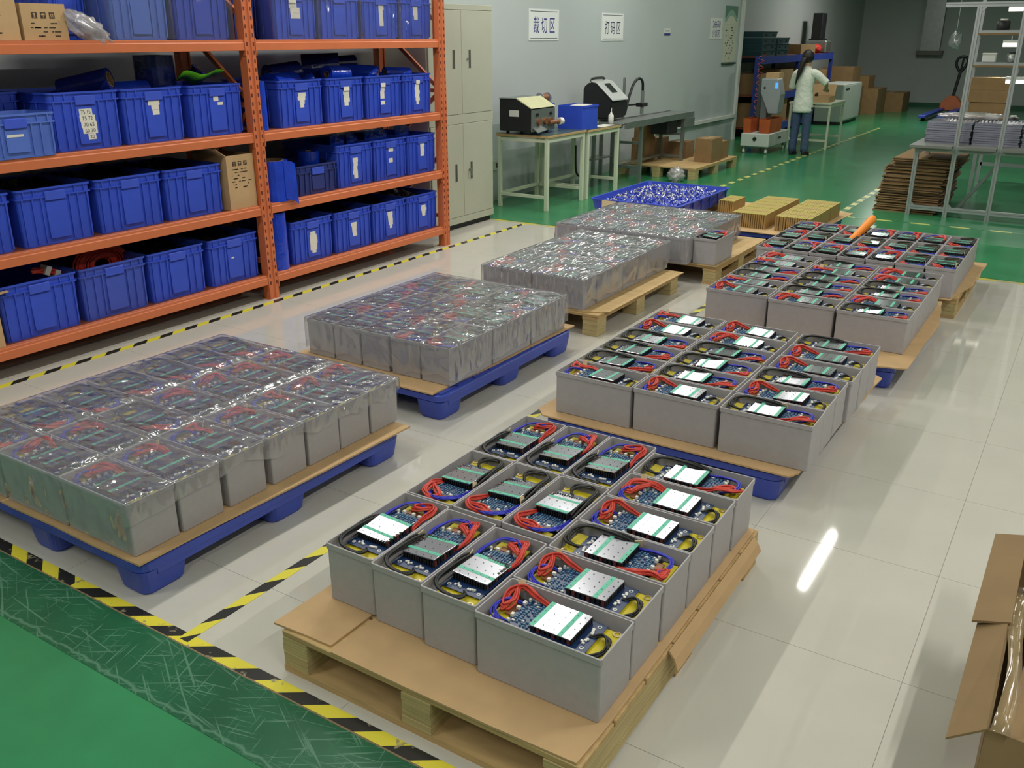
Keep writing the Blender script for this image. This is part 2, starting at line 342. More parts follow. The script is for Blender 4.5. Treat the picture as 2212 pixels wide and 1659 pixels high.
# walls, ceiling
struct('wall_left', MB().box(XL-.12, XL, Y0, 15.5, 0, CEIL), M_wall)
struct('wall_left_rear', MB().box(-5.87, -5.72, 15.4, Y1, 0, CEIL), M_wallback)
struct('wall_left_return', MB().box(-5.75, -5.52, 15.40, 15.5, 0, CEIL), M_wall)
struct('wall_back', MB().box(-5.87, XR_+.1, Y1, Y1+.12, 0, CEIL), M_wallback)
struct('wall_right', MB().box(XR_, XR_+.12, Y0, Y1, 0, CEIL), M_wallback)
struct('wall_front', MB().box(XL, XR_, Y0-.12, Y0, 0, CEIL), M_wallback)
struct('ceiling', MB().box(-5.87, XR_+.1, Y0-.1, Y1+.1, CEIL, CEIL+.1), M_ceil)
struct('trim_10', MB().box(XL, XL+.035, 15.40, 15.50, 0, CEIL), M_white, label='white corner trim where the left wall ends')
struct('trim_11', MB().box(XL, XL+.05, 12.2, 15.40, .375, .425), M_white, label='white cable trunking low on the left wall')
struct('floor_shade_back', MB().box(-5.72, XR_, Y1-.012, Y1, .003, .10), mat('painted_floor_shade', (22, 84, 52), .5, noise=(5, .1)))  # dark green strip painting in the floor's shade at the back wall
# lamps
M_tube = mat('lit_tube', (255, 252, 240), .4, emit=((255, 250, 236), 3.0))
_hous = MB().box(-.09, .09, -.62, .62, .0, .06).mesh('housing', M_white, bevel=.01)
_tubeb = MB().cyl((0, -.59, 0), (0, .59, 0), .013, 10).mesh('tube', M_tube, smooth=True)
def lamp(i, x, y, w):
    t = thing('ceiling_light', 'white twin tube ceiling light %s' % i, 'light', (x, y, CEIL-.06), 0, 'ceiling tube lights')
    link('housing', _hous, t)
    for dx in (-.04, .04): link('tube', _tubeb, t, (dx, 0, -.02))
    L = bpy.data.lights.new('tube_glow', 'AREA'); L.shape = 'RECTANGLE'; L.size = .06; L.size_y = 1.18; L.energy = w; L.color = LAMP_COLOR
    lo = bpy.data.objects.new('tube_glow', L); COL.objects.link(lo); lo.parent = t; lo.location = (0, 0, -.04)
_cnt = {}
for k, (x, y, w) in enumerate(LAMPS):
    row = 'over the rack aisle' if x < -2 else 'over the right aisle' if x > 0 else 'over the far open cases'
    _cnt[row] = _cnt.get(row, 0)+1
    lamp('%s, %s in its row' % (row, ('first','second','third','fourth','fifth','sixth','seventh','eighth','ninth','tenth','eleventh','twelfth')[_cnt[row]-1]), x, y, w)
# ------------------------------------------------------------------ pallets
def board(mb, x0, x1, y0, y1, z0, z1): return mb.box(x0, x1, y0, y1, z0, z1)
def ply_block(t, name, x0, x1, y0, y1, z0, z1, n=3, mt=None):
    """a laminated block: n glued layers, each a little uneven"""
    mb = MB(); dz = (z1-z0)/n
    for i in range(n):
        e = random.uniform(0, .004)
        mb.box(x0+e, x1-random.uniform(0, .004), y0+random.uniform(0, .003), y1-random.uniform(0, .003), z0+i*dz+.0008, z0+(i+1)*dz-.0004)
    return part(name, mb, mt or M_ply, t)
def wood_pallet(label, x0, x1, y0, y1, h=.130, style='block', bottom=False, slats=7, slat_axis='x'):
    t = thing('wooden_pallet', label, 'pallet', ((x0+x1)/2, (y0+y1)/2, 0))
    w = (x1-x0)/2; d = (y1-y0)/2
    td = .018
    n = slats; sp = 2*d if slat_axis == 'x' else 2*w; bw = sp/n
    for i in range(n):
        a = -sp/2 + i*bw + .004; b = a + bw - .008
        mb = MB()
        if slat_axis == 'x': mb.box(-w, w, a, b, h-td, h)
        else: mb.box(a, b, -d, d, h-td, h)
        part('deck_board', mb, M_wood, t, bevel=.002)
    bt = .018 if bottom or style == 'stringer' else 0
    if style == 'stringer':
        for i, xx in enumerate((-w, -.0475, w-.095)):
            ply_block(t, 'stringer', xx, xx+.095, -d, d, bt, h-td, 4)
        for yy in (-d, -.06, d-.12): part('bottom_board', MB().box(-w, w, yy, yy+.12, 0, bt), M_wood, t)
    else:
        for xx in (-w, -.05, w-.10):
            for yy in (-d, -.06, d-.12): ply_block(t, 'block', xx, xx+.10, yy, yy+.12, bt, h-td-.016, 3)
            part('bearer', MB().box(xx, xx+.10, -d, d, h-td-.016, h-td), M_wood, t)
            if bottom: part('bottom_board', MB().box(xx, xx+.10, -d, d, 0, bt), M_wood, t)
    return t
def blue_pallet(label, x0, x1, y0, y1, h=.130):
    t = thing('plastic_pallet', label, 'pallet', ((x0+x1)/2, (y0+y1)/2, 0))
    w = (x1-x0)/2; d = (y1-y0)/2
    mb = MB(); mb.loft([rrect(-w+.012, w-.012, -d+.012, d-.012, .05, h-.042, 4), rrect(-w, w, -d, d, .05, h-.036, 4), rrect(-w, w, -d, d, .05, h-.010, 4), rrect(-w+.006, w-.006, -d+.006, d-.006, .05, h-.006, 4)])
    part('deck', mb, M_bluepal, t)
    for i in range(9):                       # raised slats on top of the deck
        a = -d+.02 + i*(2*d-.04)/9
        part('deck_slat', MB().box(-w+.02, w-.02, a+.008, a+(2*d-.04)/9-.008, h-.007, h), M_bluepal, t)
    for xx in (-w+.085, 0, w-.085):
        for yy in (-d+.095, 0, d-.095):
            L = MB(); L.loft([rrect(xx-.062, xx+.062, yy-.075, yy+.075, .03, 0, 4), rrect(xx-.068, xx+.068, yy-.081, yy+.081, .032, .01, 4), rrect(xx-.080, xx+.080, yy-.092, yy+.092, .034, h-.04, 4)])
            part('leg', L, M_bluepal, t)
    for s in (-1, 1):                        # skirt ribs between the legs
        part('side_rib', MB().box(s*w-.008*(s+1)/1 if s > 0 else -w+.004, s*w-.004 if s > 0 else -w+.016, -d+.06, d-.06, h-.06, h-.036), M_bluepal, t)
    return t
def sheet(label, pts, z, th=.006, m=None, dz=None, group=None):
    """cardboard sheet with an irregular outline; dz gives a lift per corner"""
    cx_ = sum(p[0] for p in pts)/len(pts); cy_ = sum(p[1] for p in pts)/len(pts)
    dz = dz or [0]*len(pts); mb = MB()
    mb.loft([[(p[0]-cx_, p[1]-cy_, q) for p, q in zip(pts, dz)], [(p[0]-cx_, p[1]-cy_, q+th) for p, q in zip(pts, dz)]])
    o = link('cardboard_sheet', mb.mesh('cardboard_sheet', m or M_card), None, (cx_, cy_, z))
    return tag(o, label, 'cardboard', group)
def rag(pts, amp=.006, n=5):
    """roughen the outline of a torn cardboard sheet"""
    out = []
    for i, p in enumerate(pts):
        q = pts[(i+1) % len(pts)]
        for k in range(n):
            t = k/n; j = 0 if k == 0 else amp
            out.append((p[0]+(q[0]-p[0])*t + random.uniform(-j, j), p[1]+(q[1]-p[1])*t + random.uniform(-j, j)))
    return out
wood_pallet('plywood pallet with open bays under the nearest open cases', -1.642, -.71, 1.385, 2.62, .131, 'stringer')
sheet('brown cardboard sheet under the left cases of the nearest pallet, curled at its corner', [(-1.675, 1.392), (-1.575, 1.402), (-1.475, 1.405), (-1.472, 1.62), (-1.47, 2.60), (-1.65, 2.60), (-1.665, 1.9)], .1312, .0062, dz=[.004, 0, 0, 0, 0, 0, 0])
sheet('long brown cardboard sheet under the front of the nearest pallet cases', [(-1.458, 1.386), (-1.2, 1.384), (-.95, 1.386), (-.722, 1.392), (-.716, 1.53), (-.718, 2.60), (-1.456, 2.60)], .1312, .006, dz=[0, 0, 0, .001, 0, 0, 0])
_fl = MB(); _fl.loft([[(0, -.34, 0), (0, .345, 0), (.004, .345, .005), (.004, -.34, .005)], [(.018, -.34, -.022), (.016, .345, -.018), (.020, .345, -.014), (.022, -.34, -.018)], [(.030, -.345, -.05), (.026, .35, -.045), (.030, .35, -.042), (.034, -.345, -.046)]])
tag(link('cardboard_strip', _fl.mesh('cardboard_strip', M_card), None, (-.7095, 2.21, .133)), 'narrow cardboard flap hanging along the right side of the nearest pallet', 'cardboard')
blue_pallet('blue plastic pallet under the wrapped cases at left front', -3.37, -2.245, 1.38, 2.645)
sheet('cardboard sheet with torn edge under the front left wrapped cases', rag([(-3.38, 1.375), (-2.245, 1.378), (-2.205, 2.655), (-3.37, 2.66)]), .1305, .0065)
blue_pallet('blue plastic pallet under the second stack of wrapped cases', -3.30, -2.30, 3.0, 4.22)
sheet('cardboard sheet under the second wrapped stack, overhanging at front', rag([(-3.28, 3.01), (-2.345, 2.99), (-2.305, 4.25), (-3.25, 4.25)]), .1305, .0065)
wood_pallet('wooden block pallet under the third stack of wrapped cases', -3.17, -2.29, 4.50, 5.70, .131)
sheet('plywood coloured sheet under the third wrapped stack', [(-3.15, 4.515), (-2.38, 4.515), (-2.26, 4.6), (-2.26, 5.72), (-3.15, 5.72)], .1315, .006, M_wood)
wood_pallet('wooden pallet under the far wrapped cases beside the blue tray', -3.40, -2.13, 6.0, 7.08, .131, bottom=True)
sheet('light board under the far wrapped cases', [(-3.40, 5.99), (-2.125, 5.99), (-2.125, 7.09), (-3.40, 7.09)], .1315, .006, M_wood)
blue_pallet('dark blue plastic pallet under the second row of open cases', -1.80, -.765, 3.06, 4.25)
sheet('cardboard sheet reaching out in front of the second open stack', rag([(-1.855, 3.11), (-1.80, 3.055), (-.74, 3.045), (-.715, 3.09), (-.70, 3.6), (-1.80, 4.26)], .003), .1305, .0065)
sheet('cardboard sheet sticking out right of the second open stack', rag([(-.80, 3.62), (-.70, 3.58), (-.668, 4.3), (-.76, 4.36)], .006), .1305, .0065)
blue_pallet('blue plastic pallet under the third stack of open cases', -1.72, -.655, 4.52, 5.85)
sheet('cardboard sheet jutting out at the front of the third open stack', rag([(-1.76, 4.60), (-.80, 4.44), (-.592, 4.50), (-.578, 5.35), (-.64, 5.88), (-1.76, 5.88)], .004), .1305, .0065)
wood_pallet('wooden pallet under the fourth stack of open cases', -1.86, -.575, 6.02, 7.1, .131, bottom=True)
sheet('torn cardboard sheet under the fourth open stack', rag([(-1.87, 5.95), (-.605, 5.94), (-.535, 6.4), (-.53, 7.12), (-1.87, 7.12)], .008), .1315, .006)
# ------------------------------------------------------------------ open battery cases
L_, W_, H_ = .3565, .1760, .1855
_c = MB(); lx, ly = L_/2, W_/2
_c.loft([rrect(-lx+.006, lx-.006, -ly+.006, ly-.006, .005, 0), rrect(-lx+.004, lx-.004, -ly+.004, ly-.004, .006, .003), rrect(-lx+.0034, lx-.0034, -ly+.0034, ly-.0034, .006, .1665),
         rrect(-lx, lx, -ly, ly, .007, .1682), rrect(-lx, lx, -ly, ly, .007, H_-.001), rrect(-lx+.001, lx-.001, -ly+.001, ly-.001, .006, H_),
         rrect(-lx+.004, lx-.004, -ly+.004, ly-.004, .005, H_), rrect(-lx+.0045, lx-.0045, -ly+.0045, ly-.0045, .005, H_-.001), rrect(-lx+.007, lx-.007, -ly+.007, ly-.007, .005, .10)])
ME_case = _c.mesh('case', M_case)
ME_pack = MB().box(-.160, .160, -.066, .066, .105, .152).mesh('cell_pack', mat('black_shrink_wrap', (30, 30, 34), .4, noise=(30, .3)), bevel=.002)
ME_pad = [MB().box(.098, .161, -.060, .060, .1515, .1585).mesh('insulation_pad', M_yellow, bevel=.001), MB().box(-.156, -.112, -.052, .044, .1515, .1575).mesh('insulation_pad', M_yellow, bevel=.001)]
M_mos = mat('dark_red_transistor', (104, 50, 46), .45, noise=(40, .3))
_b = MB().box(-.104, .120, -.062, .062, .1335, .1352)
ME_board = _b.mesh('circuit_board', M_pcb)
def comp_mesh(seed):
    rnd = random.Random(seed); mb = MB()
    mb.mi = 0
    for r in range(13):
        y = -.052 + r*.0087
        for cx_ in (-.090, -.078, -.066, -.055, -.045):
            if rnd.random() < .78:
                w = rnd.uniform(.0035, .006); mb.mi = 0 if rnd.random() < .9 else 1; mb.cbox((cx_+rnd.uniform(-.002, .002), y, .137), (w*1.4, .0036, .0035))
    mb.mi = 1
    for (x, y, a, b, c) in ((-.101, .03, .008, .012, .008), (-.104, .005, .010, .008, .008), (-.101, -.028, .008, .010, .009), (-.096, .048, .006, .006, .008), (-.1, -.05, .008, .006, .007)): mb.cbox((x, y, .135+c/2), (a, b, c))
    for s in (-1, 1):                                   # solder pads and ring marks beyond the heat sink
        for k in range(4): mb.cbox((.098+rnd.uniform(-.005, .005), s*(.012+.006*k), .137), (.007, .005, .004))
        mb.pipe((.104, s*.047, .1352), (.104, s*.047, .1362), .0058, .0034, 10)
    mb.mi = 2
    mb.cbox((-.116, -.01, .134), (.02, .035, .004)); mb.cbox((-.112, .02, .134), (.016, .02, .004))
    return mb.mesh('components', [M_resist, M_conn, M_copper])
ME_comp = [comp_mesh(s) for s in (1, 2)]
# heat sink: origin at its centre so that it can sit slightly tilted on its legs
HX = .0225
ME_sink = MB().box(-.0575, .0575, -.056, .056, -.002, .002).mesh('heat_sink', M_alu, bevel=.0006)
_s = MB().box(-.0575, -.0445, -.0561, .0561, .0018, .0024); ME_strip1 = _s.mesh('insulating_strip', M_strip)
_s = MB().box(.020, .0325, -.0561, .0561, .0018, .0024); ME_strip2 = _s.mesh('insulating_strip', M_strip)
_s = MB()
for ax in (-.051, -.026, .004, .0262, .046):
    for ay in (-.040, -.0135, .0135, .040): _s.cyl((ax, ay, .0015), (ax, ay, .0029), .0019, 6)
ME_scr = _s.mesh('screws', M_screw)
_s = MB(); _s.mi = 0
for s in (-1, 1):
    for k in range(13): _s.cbox((HX+s*.0555, -.051+k*.0085, .1440), (.006, .0045, .016))
for s in (-1, 1):
    for k in range(8):
        _s.mi = (k % 3 == 1)*1; _s.cbox((HX-.05+k*.0143, s*.0515, .1440), (.009, .007, .016))
ME_tran = _s.mesh('transistors', [M_dark, M_mos])
def bundle(path, n, r, spread, seed, smooth=4, sides=6):
    rnd = random.Random(seed); mb = MB()
    for k in range(n):
        off = Vector((rnd.uniform(-1, 1), rnd.uniform(-1, 1), rnd.uniform(-.3, 1)))*spread
        P = [Vector(p) + off*(1 if 0 < i < len(path)-1 else .5) + Vector((rnd.uniform(-1, 1), rnd.uniform(-1, 1), rnd.uniform(-.4, .8)))*spread*.5 for i, p in enumerate(path)]
        mb.tube(P, r, sides, smooth)
    return mb
RED = [[(-.03, .052, .141), (-.07, .060, .152), (-.108, .052, .162), (-.146, .040, .160), (-.157, .008, .150), (-.138, -.010, .148), (-.118, .012, .156), (-.09, .045, .160)],
       [(-.03, .052, .141), (-.08, .055, .156), (-.125, .066, .166), (-.150, .030, .158), (-.135, -.02, .148), (-.12, .01, .156), (-.132, .05, .166)],
       [(-.02, .053, .141), (-.075, .058, .150), (-.118, .045, .154), (-.152, .058, .160), (-.155, .02, .156), (-.125, .03, .152)]]
BLU = [[(-.104, -.052, .137), (-.132, -.056, .141), (-.152, -.036, .147), (-.150, -.005, .150), (-.130, .018, .150), (-.104, .026, .141)],
       [(-.030, -.063, .138), (-.085, -.064, .143), (-.134, -.046, .150), (-.152, -.006, .152), (-.140, .026, .150), (-.108, .040, .142)]]
BLK = [[(.102, .0, .139), (.132, .018, .147), (.156, .0, .148), (.158, -.036, .144), (.134, -.058, .138), (.112, -.050, .134)],
       [(.104, -.002, .139), (.134, .024, .150), (.160, .012, .158), (.161, -.038, .164), (.132, -.066, .169), (.072, -.070, .170), (.012, -.070, .166), (-.03, -.068, .160)]]
ME_red = [bundle(p, 6, .0033, .0074, 10+i).mesh('red_cable', M_red, smooth=True) for i, p in enumerate(RED)]
ME_blu = [bundle(p, 7, .0019, .0052, 20+i).mesh('blue_cable', M_blue, smooth=True) for i, p in enumerate(BLU)]
ME_blk = [bundle(BLK[0], 4, .0030, .0055, 30).mesh('black_cable', M_black, smooth=True), bundle(BLK[1], 3, .0040, .0060, 31).mesh('black_cable', M_black, smooth=True)]
_t0 = MB().box(-.001, .001, -.011, .011, 0, .028); ME_tag = _t0.mesh('tape_tag', M_tagp)
_rt = MB().pipe((.150, .050, .130), (.150, .050, .132), .011, .0068, 14); ME_ring = _rt.mesh('ring_terminal', mat('tinned_brass', (196, 178, 140), .35, .8, noise=(30, .1)))
LAMPV = [Vector((x, y+dy, CEIL-.1)) for x, y, w in LAMPS for dy in (-.45, 0, .45)]
CASE_N = 0
def battery(x, y, z, rz, typ, label, group, bright=0, maxt=6.5):
    global CASE_N
    CASE_N += 1; rnd = random.Random(CASE_N*13+5)
    rz = rz + rnd.uniform(-.006, .006)
    t = thing('battery_case', label, 'battery case', (x+rnd.uniform(-.0015, .0015), y+rnd.uniform(-.0015, .0015), z), rz, group)
    link('case', ME_case, t); pk = link('cell_pack', ME_pack, t)
    for me in ME_pad: link('insulation_pad', me, pk)
    b = link('circuit_board', ME_board, t, (0, 0, .029))
    for nm, me in (('components', ME_comp[CASE_N % 2]), ('transistors', ME_tran)): link(nm, me, b)['kind'] = 'stuff'
    s = link('heat_sink', ME_sink, t, (HX, rnd.uniform(-.003, .003), .1812))
    link('insulating_strip', ME_strip1, s); link('insulating_strip', ME_strip2, s); link('screws', ME_scr, s)['kind'] = 'stuff'
    c = Vector((x, y, z+.183)); tc = (CAM-c).normalized()
    if bright:
        best = None
        for lp in LAMPV:
            n = (tc + (lp-c).normalized()).normalized(); a = n.angle(Vector((0, 0, 1)))
            if best is None or a < best[0]: best = (a, n)
        a, n = best
        lim = radians(maxt)
        if a > lim: n = Vector((0, 0, 1)).slerp(n, lim/a)
    else:
        # a plate resting unevenly tips a little and mirrors the plain ceiling instead of a tube
        best = None
        for k in range(60):
            a = .015 + .0011*k; n = Vector((rnd.uniform(-a, a), rnd.uniform(-a, a), 1)).normalized()
            rr = (2*n.dot(tc)*n - tc); hit = c + rr*((CEIL-.1-c.z)/rr.z); d = min((hit-lp).length for lp in LAMPV)
            if best is None or d > best[0]: best = (d, n)
            if d > 1.6: break
        n = best[1]
    nl = Matrix.Rotation(-rz, 3, 'Z') @ n
    s.rotation_euler = Vector((0, 0, 1)).rotation_difference(nl).to_euler()
    link('red_cable', ME_red[rnd.randrange(3)], t, (0, 0, .022)); link('blue_cable', ME_blu[typ], t, (0, 0, .025))
    k = link('black_cable', ME_blk[typ], t, (0, 0, .022 if typ == 0 else .016))
    if rnd.random() < .75:
        if typ: link('tape_tag', ME_tag, k, (-.030, -.072, .150), (rnd.uniform(.1, .5), .3, 1.57+rnd.uniform(-.4, .4)))
        else: link('tape_tag', ME_tag, k, (-.135+rnd.uniform(0, .02), .068, .150), (rnd.uniform(-.5, -.1), .3, 1.2+rnd.uniform(-.4, .4)))
    link('ring_terminal', ME_ring, t, (0, 0, .029))
    return t
ORD = ['first', 'second', 'third', 'fourth', 'fifth', 'sixth', 'seventh']
R0, R180, RM, RP = 0.0, pi, -pi/2, pi/2
def look(typ_rot, bright):
    return ('red cable at left, ' if typ_rot[1] in (R0,) else 'black cable at left, ' if typ_rot[1] == R180 else '') 
ZC = .1376
A, B = (0, R0), (1, R180)          # red bundle at left / black loop at left
# nearest pallet
g = 'cases on the nearest pallet'
for k, (ty, br) in enumerate(((A, 1), (A, 0), (B, 0), (A, 1), (A, 1), (B, 1))):
    battery(-.9125, 1.612+.1805*k, ZC, ty[1], ty[0], 'open grey battery case, %s from the front in right column of nearest pallet' % ORD[k], g, br)
for r, (yy, rot) in enumerate(((1.742, RM), (2.104, RP), (2.464, RM))):
    for c in range(3):
        battery(-1.5415+.1785*c, yy-.012*c*(r == 0), ZC, rot, 1, 'open grey battery case, %s row, %s from left, in left block of nearest pallet' % (ORD[r], ORD[c]), g, 1 if (r, c) == (0, 0) else 0)
# second, third and fourth open stacks
def grid(xc, yc, tab, what, g, bright=(), dxy=None, cols='column'):
    for c, x in enumerate(xc):
        for r in range(len(tab[c])):
            ty = A if tab[c][r] == 'r' else B
            dx, dy = dxy[c] if dxy else (0, 0)
            if callable(dx): dx = dx(r)
            battery(x+dx, yc+dy+.1835*r, ZC, ty[1], ty[0], 'open grey battery case with %s cable at left, %s column, %s back, %s' % ('red' if ty is A else 'black', ('left', 'middle', 'right')[c], ORD[r], what), g, 1 if (c, r) in bright else 0)
grid((-1.597, -1.236, -.868), 3.203, ('rbbbrr', 'rbbbrr', 'brbrrb'), 'second open stack', 'cases of the second open stack',
     bright={(0, 4), (0, 5), (1, 0), (1, 1), (1, 2), (1, 4), (1, 5), (2, 0)}, dxy=((0, .0), (0, .0), (lambda r: .0 if r < 3 else .012, -.008)))
grid((-1.562, -1.195, -.826), 4.825, ('rrbbrr', 'rbbbrb', 'brbbrr'), 'third open stack', 'cases of the third open stack', bright={(2, 0)}, dxy=((0, .02), (0, -.015), (0, -.035)))
for r, (yy, row) in enumerate(((6.14, 'nffffnn'), (6.502, 'fnnnnnn'), (6.862, 'ffnfffn'))):
    for c in range(7):
        rot = RM if row[c] == 'f' else RP
        battery(-1.762+.1785*c, yy, ZC, rot, 1, 'open grey battery case in the fourth open stack, %s row, %s from left' % (ORD[r], ORD[c]), 'cases of the fourth open stack')
# wrapped stacks
g = 'cases under film at left front'
tab = ('bbbbbbb', 'rrbrrrr', 'rrrrrrr')
for c, x in enumerate((-3.182, -2.822, -2.4625)):
    for r, yy in enumerate((1.482, 1.664, 1.862, 2.058, 2.240, 2.402+.014, 2.412+.182)):
        ty = A if tab[c][r] == 'r' else B
        battery(x, yy, ZC, ty[1], ty[0], 'grey battery case under film, front left stack, %s column, %s from the front' % (('left', 'middle', 'right')[c], ORD[r]), g)
g = 'cases of the second wrapped stack'
for r, yy in enumerate((3.282, 3.644, 4.006)):
    for c in range(5):
        rot = (RM if c < 3 else RP) if r == 0 else (RM if (c+r) % 2 else RP)
        battery(-3.138+.1785*c+(.01 if c > 2 else 0), yy, ZC, rot, 1, 'grey battery case under film, second wrapped stack, %s row, %s from left' % (ORD[r], ORD[c]), g, 1 if (r, c) in ((2, 4), (1, 4)) else 0)
g = 'cases of the third wrapped stack'
for c, x in enumerate((-2.94, -2.579)):
    battery(x, 4.612, ZC, R0, 0, 'grey battery case lying crosswise in front, third wrapped stack, %s' % ('left', 'right')[c], g)
for r, yy in enumerate((4.884, 5.246, 5.606)):
    for c in range(4):
        battery(-3.028+.1795*c, yy, ZC, RM if (c+r) % 2 else RP, 1, 'grey battery case under film, third wrapped stack, %s long row, %s from left' % (ORD[r], ORD[c]), g)
g = 'cases of the far wrapped stack'
for r, yy in enumerate((6.10, 6.462, 6.824)):
    for c in range(6):
        battery(-3.302+.1785*c, yy, ZC, RP if (c*r) % 3 else RM, 1, 'grey battery case under film, far wrapped stack, %s row, %s from left' % (ORD[r], ORD[c]), g, 1 if (r, c) in ((0, 0), (0, 1), (0, 2), (1, 1)) else 0)
battery(-2.228, 6.18, ZC, RM, 1, 'single open grey case left unwrapped beside the far wrapped stack', 'cases of the far wrapped stack')
# ------------------------------------------------------------------ stretch film over four stacks
from mathutils import noise as _nz
def film(label, x0, x1, y0, y1, seed, low, mt, ridges=(), sag=.010, amp=.004, freq=(7, 22)):
    """film stretched over the rims: sags into the open cases, wrinkles, and hangs down the sides to z = low(u)"""
    nx, ny, nk = 90, 90, 12; e = .0025; zt = ZC+H_+.0075; mb = MB(); V = []
    def top(x, y):
        q = Vector((x*freq[0], y*freq[1], seed)); n1 = _nz.noise(q); n2 = _nz.noise(Vector((x*31, y*37, seed+9)))
        ed = min(x-x0, x1-x, y-y0, y1-y); k = min(1, max(0, ed/.05))
        z = zt + k*(amp*(abs(n1)*1.6+.2) + .0022*n2) + .0012
        for (ax, pos, h) in ridges:
            d = abs((x if ax == 'x' else y)-pos); z += k*h*math.exp(-(d/.016)**2)
        return z
    g = [[None]*(ny+1) for _ in range(nx+1)]
    for i in range(nx+1):
        for j in range(ny+1):
            x = x0-e + (x1-x0+2*e)*i/nx; y = y0-e + (y1-y0+2*e)*j/ny
            g[i][j] = len(V); V.append((x, y, top(x, y)))
    F = [(g[i][j], g[i+1][j], g[i+1][j+1], g[i][j+1]) for i in range(nx) for j in range(ny)]
    rim = [(i, 0, 0, -1) for i in range(nx)] + [(nx, j, 1, 0) for j in range(ny)] + [(i, ny, 0, 1) for i in range(nx, 0, -1)] + [(0, j, -1, 0) for j in range(ny, 0, -1)]
    prev = None; first = None
    for s, (i, j, ox, oy) in enumerate(rim):
        if i in (0, nx) and j in (0, ny): ox, oy = (-.7 if i == 0 else .7), (-.7 if j == 0 else .7)
        p = V[g[i][j]]; col = [g[i][j]]
        lo = low(p[0], p[1], _nz.noise(Vector((p[0]*9, p[1]*9, seed+3))))
        for k in range(1, nk+1):
            f = k/nk; z = p[2] + (lo-p[2])*f
            w = .0012 + .006*abs(_nz.noise(Vector((p[0]*14+z*3, p[1]*14-z*4, seed+5+z*6))))*min(1, f*3) + .006*f*abs(_nz.noise(Vector((p[0]*5, p[1]*5, seed))))
            V.append((p[0]+ox*w, p[1]+oy*w, z)); col.append(len(V)-1)
        if prev: F += [(prev[k], prev[k+1], col[k+1], col[k]) for k in range(nk)]
        else: first = col
        prev = col
    F += [(prev[k], prev[k+1], first[k+1], first[k]) for k in range(nk)]
    cx_, cy_ = (x0+x1)/2, (y0+y1)/2
    mb.v = [(v[0]-cx_, v[1]-cy_, v[2]-.14) for v in V]; mb.f = F; mb.m = [0]*len(F)
    return tag(link('stretch_film', mb.mesh('stretch_film', mt, smooth=True), None, (cx_, cy_, .14)), label, 'plastic film')
M_film = film_mat('stretch_film', .20, (24, 40, 14), rough=.08, bstr=1.0, base=.13)
M_film2 = film_mat('loose_stretch_film', .24, (60, 9, 10), rough=.08, bstr=1.0, base=.17)
film('clear stretch film over the front left stack of cases', -3.362, -2.283, 1.392, 2.684, 1, lambda x, y, n: .165+.02*n if x < -2.3 else .27+.05*n, M_film, ridges=(('x', -3.002, .016), ('x', -2.642, .016)), freq=(9, 14))
film('clear stretch film over the second wrapped stack', -3.23, -2.322, 3.102, 4.186, 2, lambda x, y, n: .172+.03*n, M_film, amp=.005, freq=(14, 14))
film('clear wrinkled stretch film over the third wrapped stack', -3.12, -2.398, 4.522, 5.786, 3, lambda x, y, n: .172+.03*n, M_film2, amp=.013, freq=(26, 7))
film('clear stretch film over the far wrapped stack', -3.394, -2.318, 5.92, 7.004, 4, lambda x, y, n: .172+.03*n, M_film2, amp=.009, freq=(8, 20))
# orange tool lying on the fourth open stack
t = thing('orange_tool', 'orange plastic tool lying across the fourth open stack', 'tool', (-1.345, 6.72, .327), radians(74))
_m = MB(); _m.loft([[Vector((x, r*cos(a), .02+x*.42+r*sin(a))) for a in [2*pi*i/10 for i in range(10)]] for x, r in ((-.13, .016), (-.125, .024), (-.07, .025), (.0, .026), (.06, .028), (.12, .031), (.16, .032), (.165, .024))])
part('body', _m, M_orangep, t, smooth=True)
part('grip', MB().bar((.02, 0, .012), (.10, 0, .042), .036, .03), M_orangep, t, bevel=.005)
part('stand', MB().bar((.07, 0, .0), (.08, 0, .04), .03, .02), M_dark, t)
# ------------------------------------------------------------------ orange storage rack
RXF, RXB = -4.52, -5.20            # front and back faces of the rack
UY = (2.03, 4.086, 6.045)          # upright positions along the wall
SHELF = (.166, .628, 1.088, 1.635)
rack = thing('storage_rack', 'orange steel storage rack with four shelves of blue crates along the wall', 'rack', (0, 0, 0))
def upright(x, y, front=True):
    mb = MB(); s = 1 if front else -1
    mb.prism([(x-.0, y-.039), (x-.0, y-.012), (x-.008*s, y-.008), (x-.008*s, y+.008), (x, y+.012), (x, y+.039), (x-.062*s, y+.039), (x-.062*s, y+.026), (x-.052*s, y+.026), (x-.052*s, y-.026), (x-.062*s, y-.026), (x-.062*s, y-.039)], 'z', .003, 2.35)
    u = part('upright', mb, M_orange, rack)
    sl = MB()
    for k in range(45):
        z = .10 + .05*k
        for dy in (-.026, .026): sl.box(x-.001, x+.0012, y+dy-.005, y+dy+.005, z, z+.022) if front else None
    if front: o = part('slots', sl, M_slot, u); o['kind'] = 'stuff'
    part('foot', MB().box(min(x, x-.07*s), max(x, x-.07*s), y-.05, y+.05, 0, .004), M_orange, u)
for y in UY:
    upright(RXF, y); upright(RXB, y, False)
    for z in (.25, 1.25, 2.2): part('side_strut', MB().box(RXB+.05, RXF-.05, y-.012, y+.012, z-.015, z+.015), M_orange, rack)
    for z0, z1 in ((.27, .74), (.76, 1.23), (1.74, 1.27), (2.18, 1.76)):
        part('diagonal_brace', MB().bar((RXB+.05, y, z0), (RXF-.05, y, z1), .022, .03), M_orange, rack)
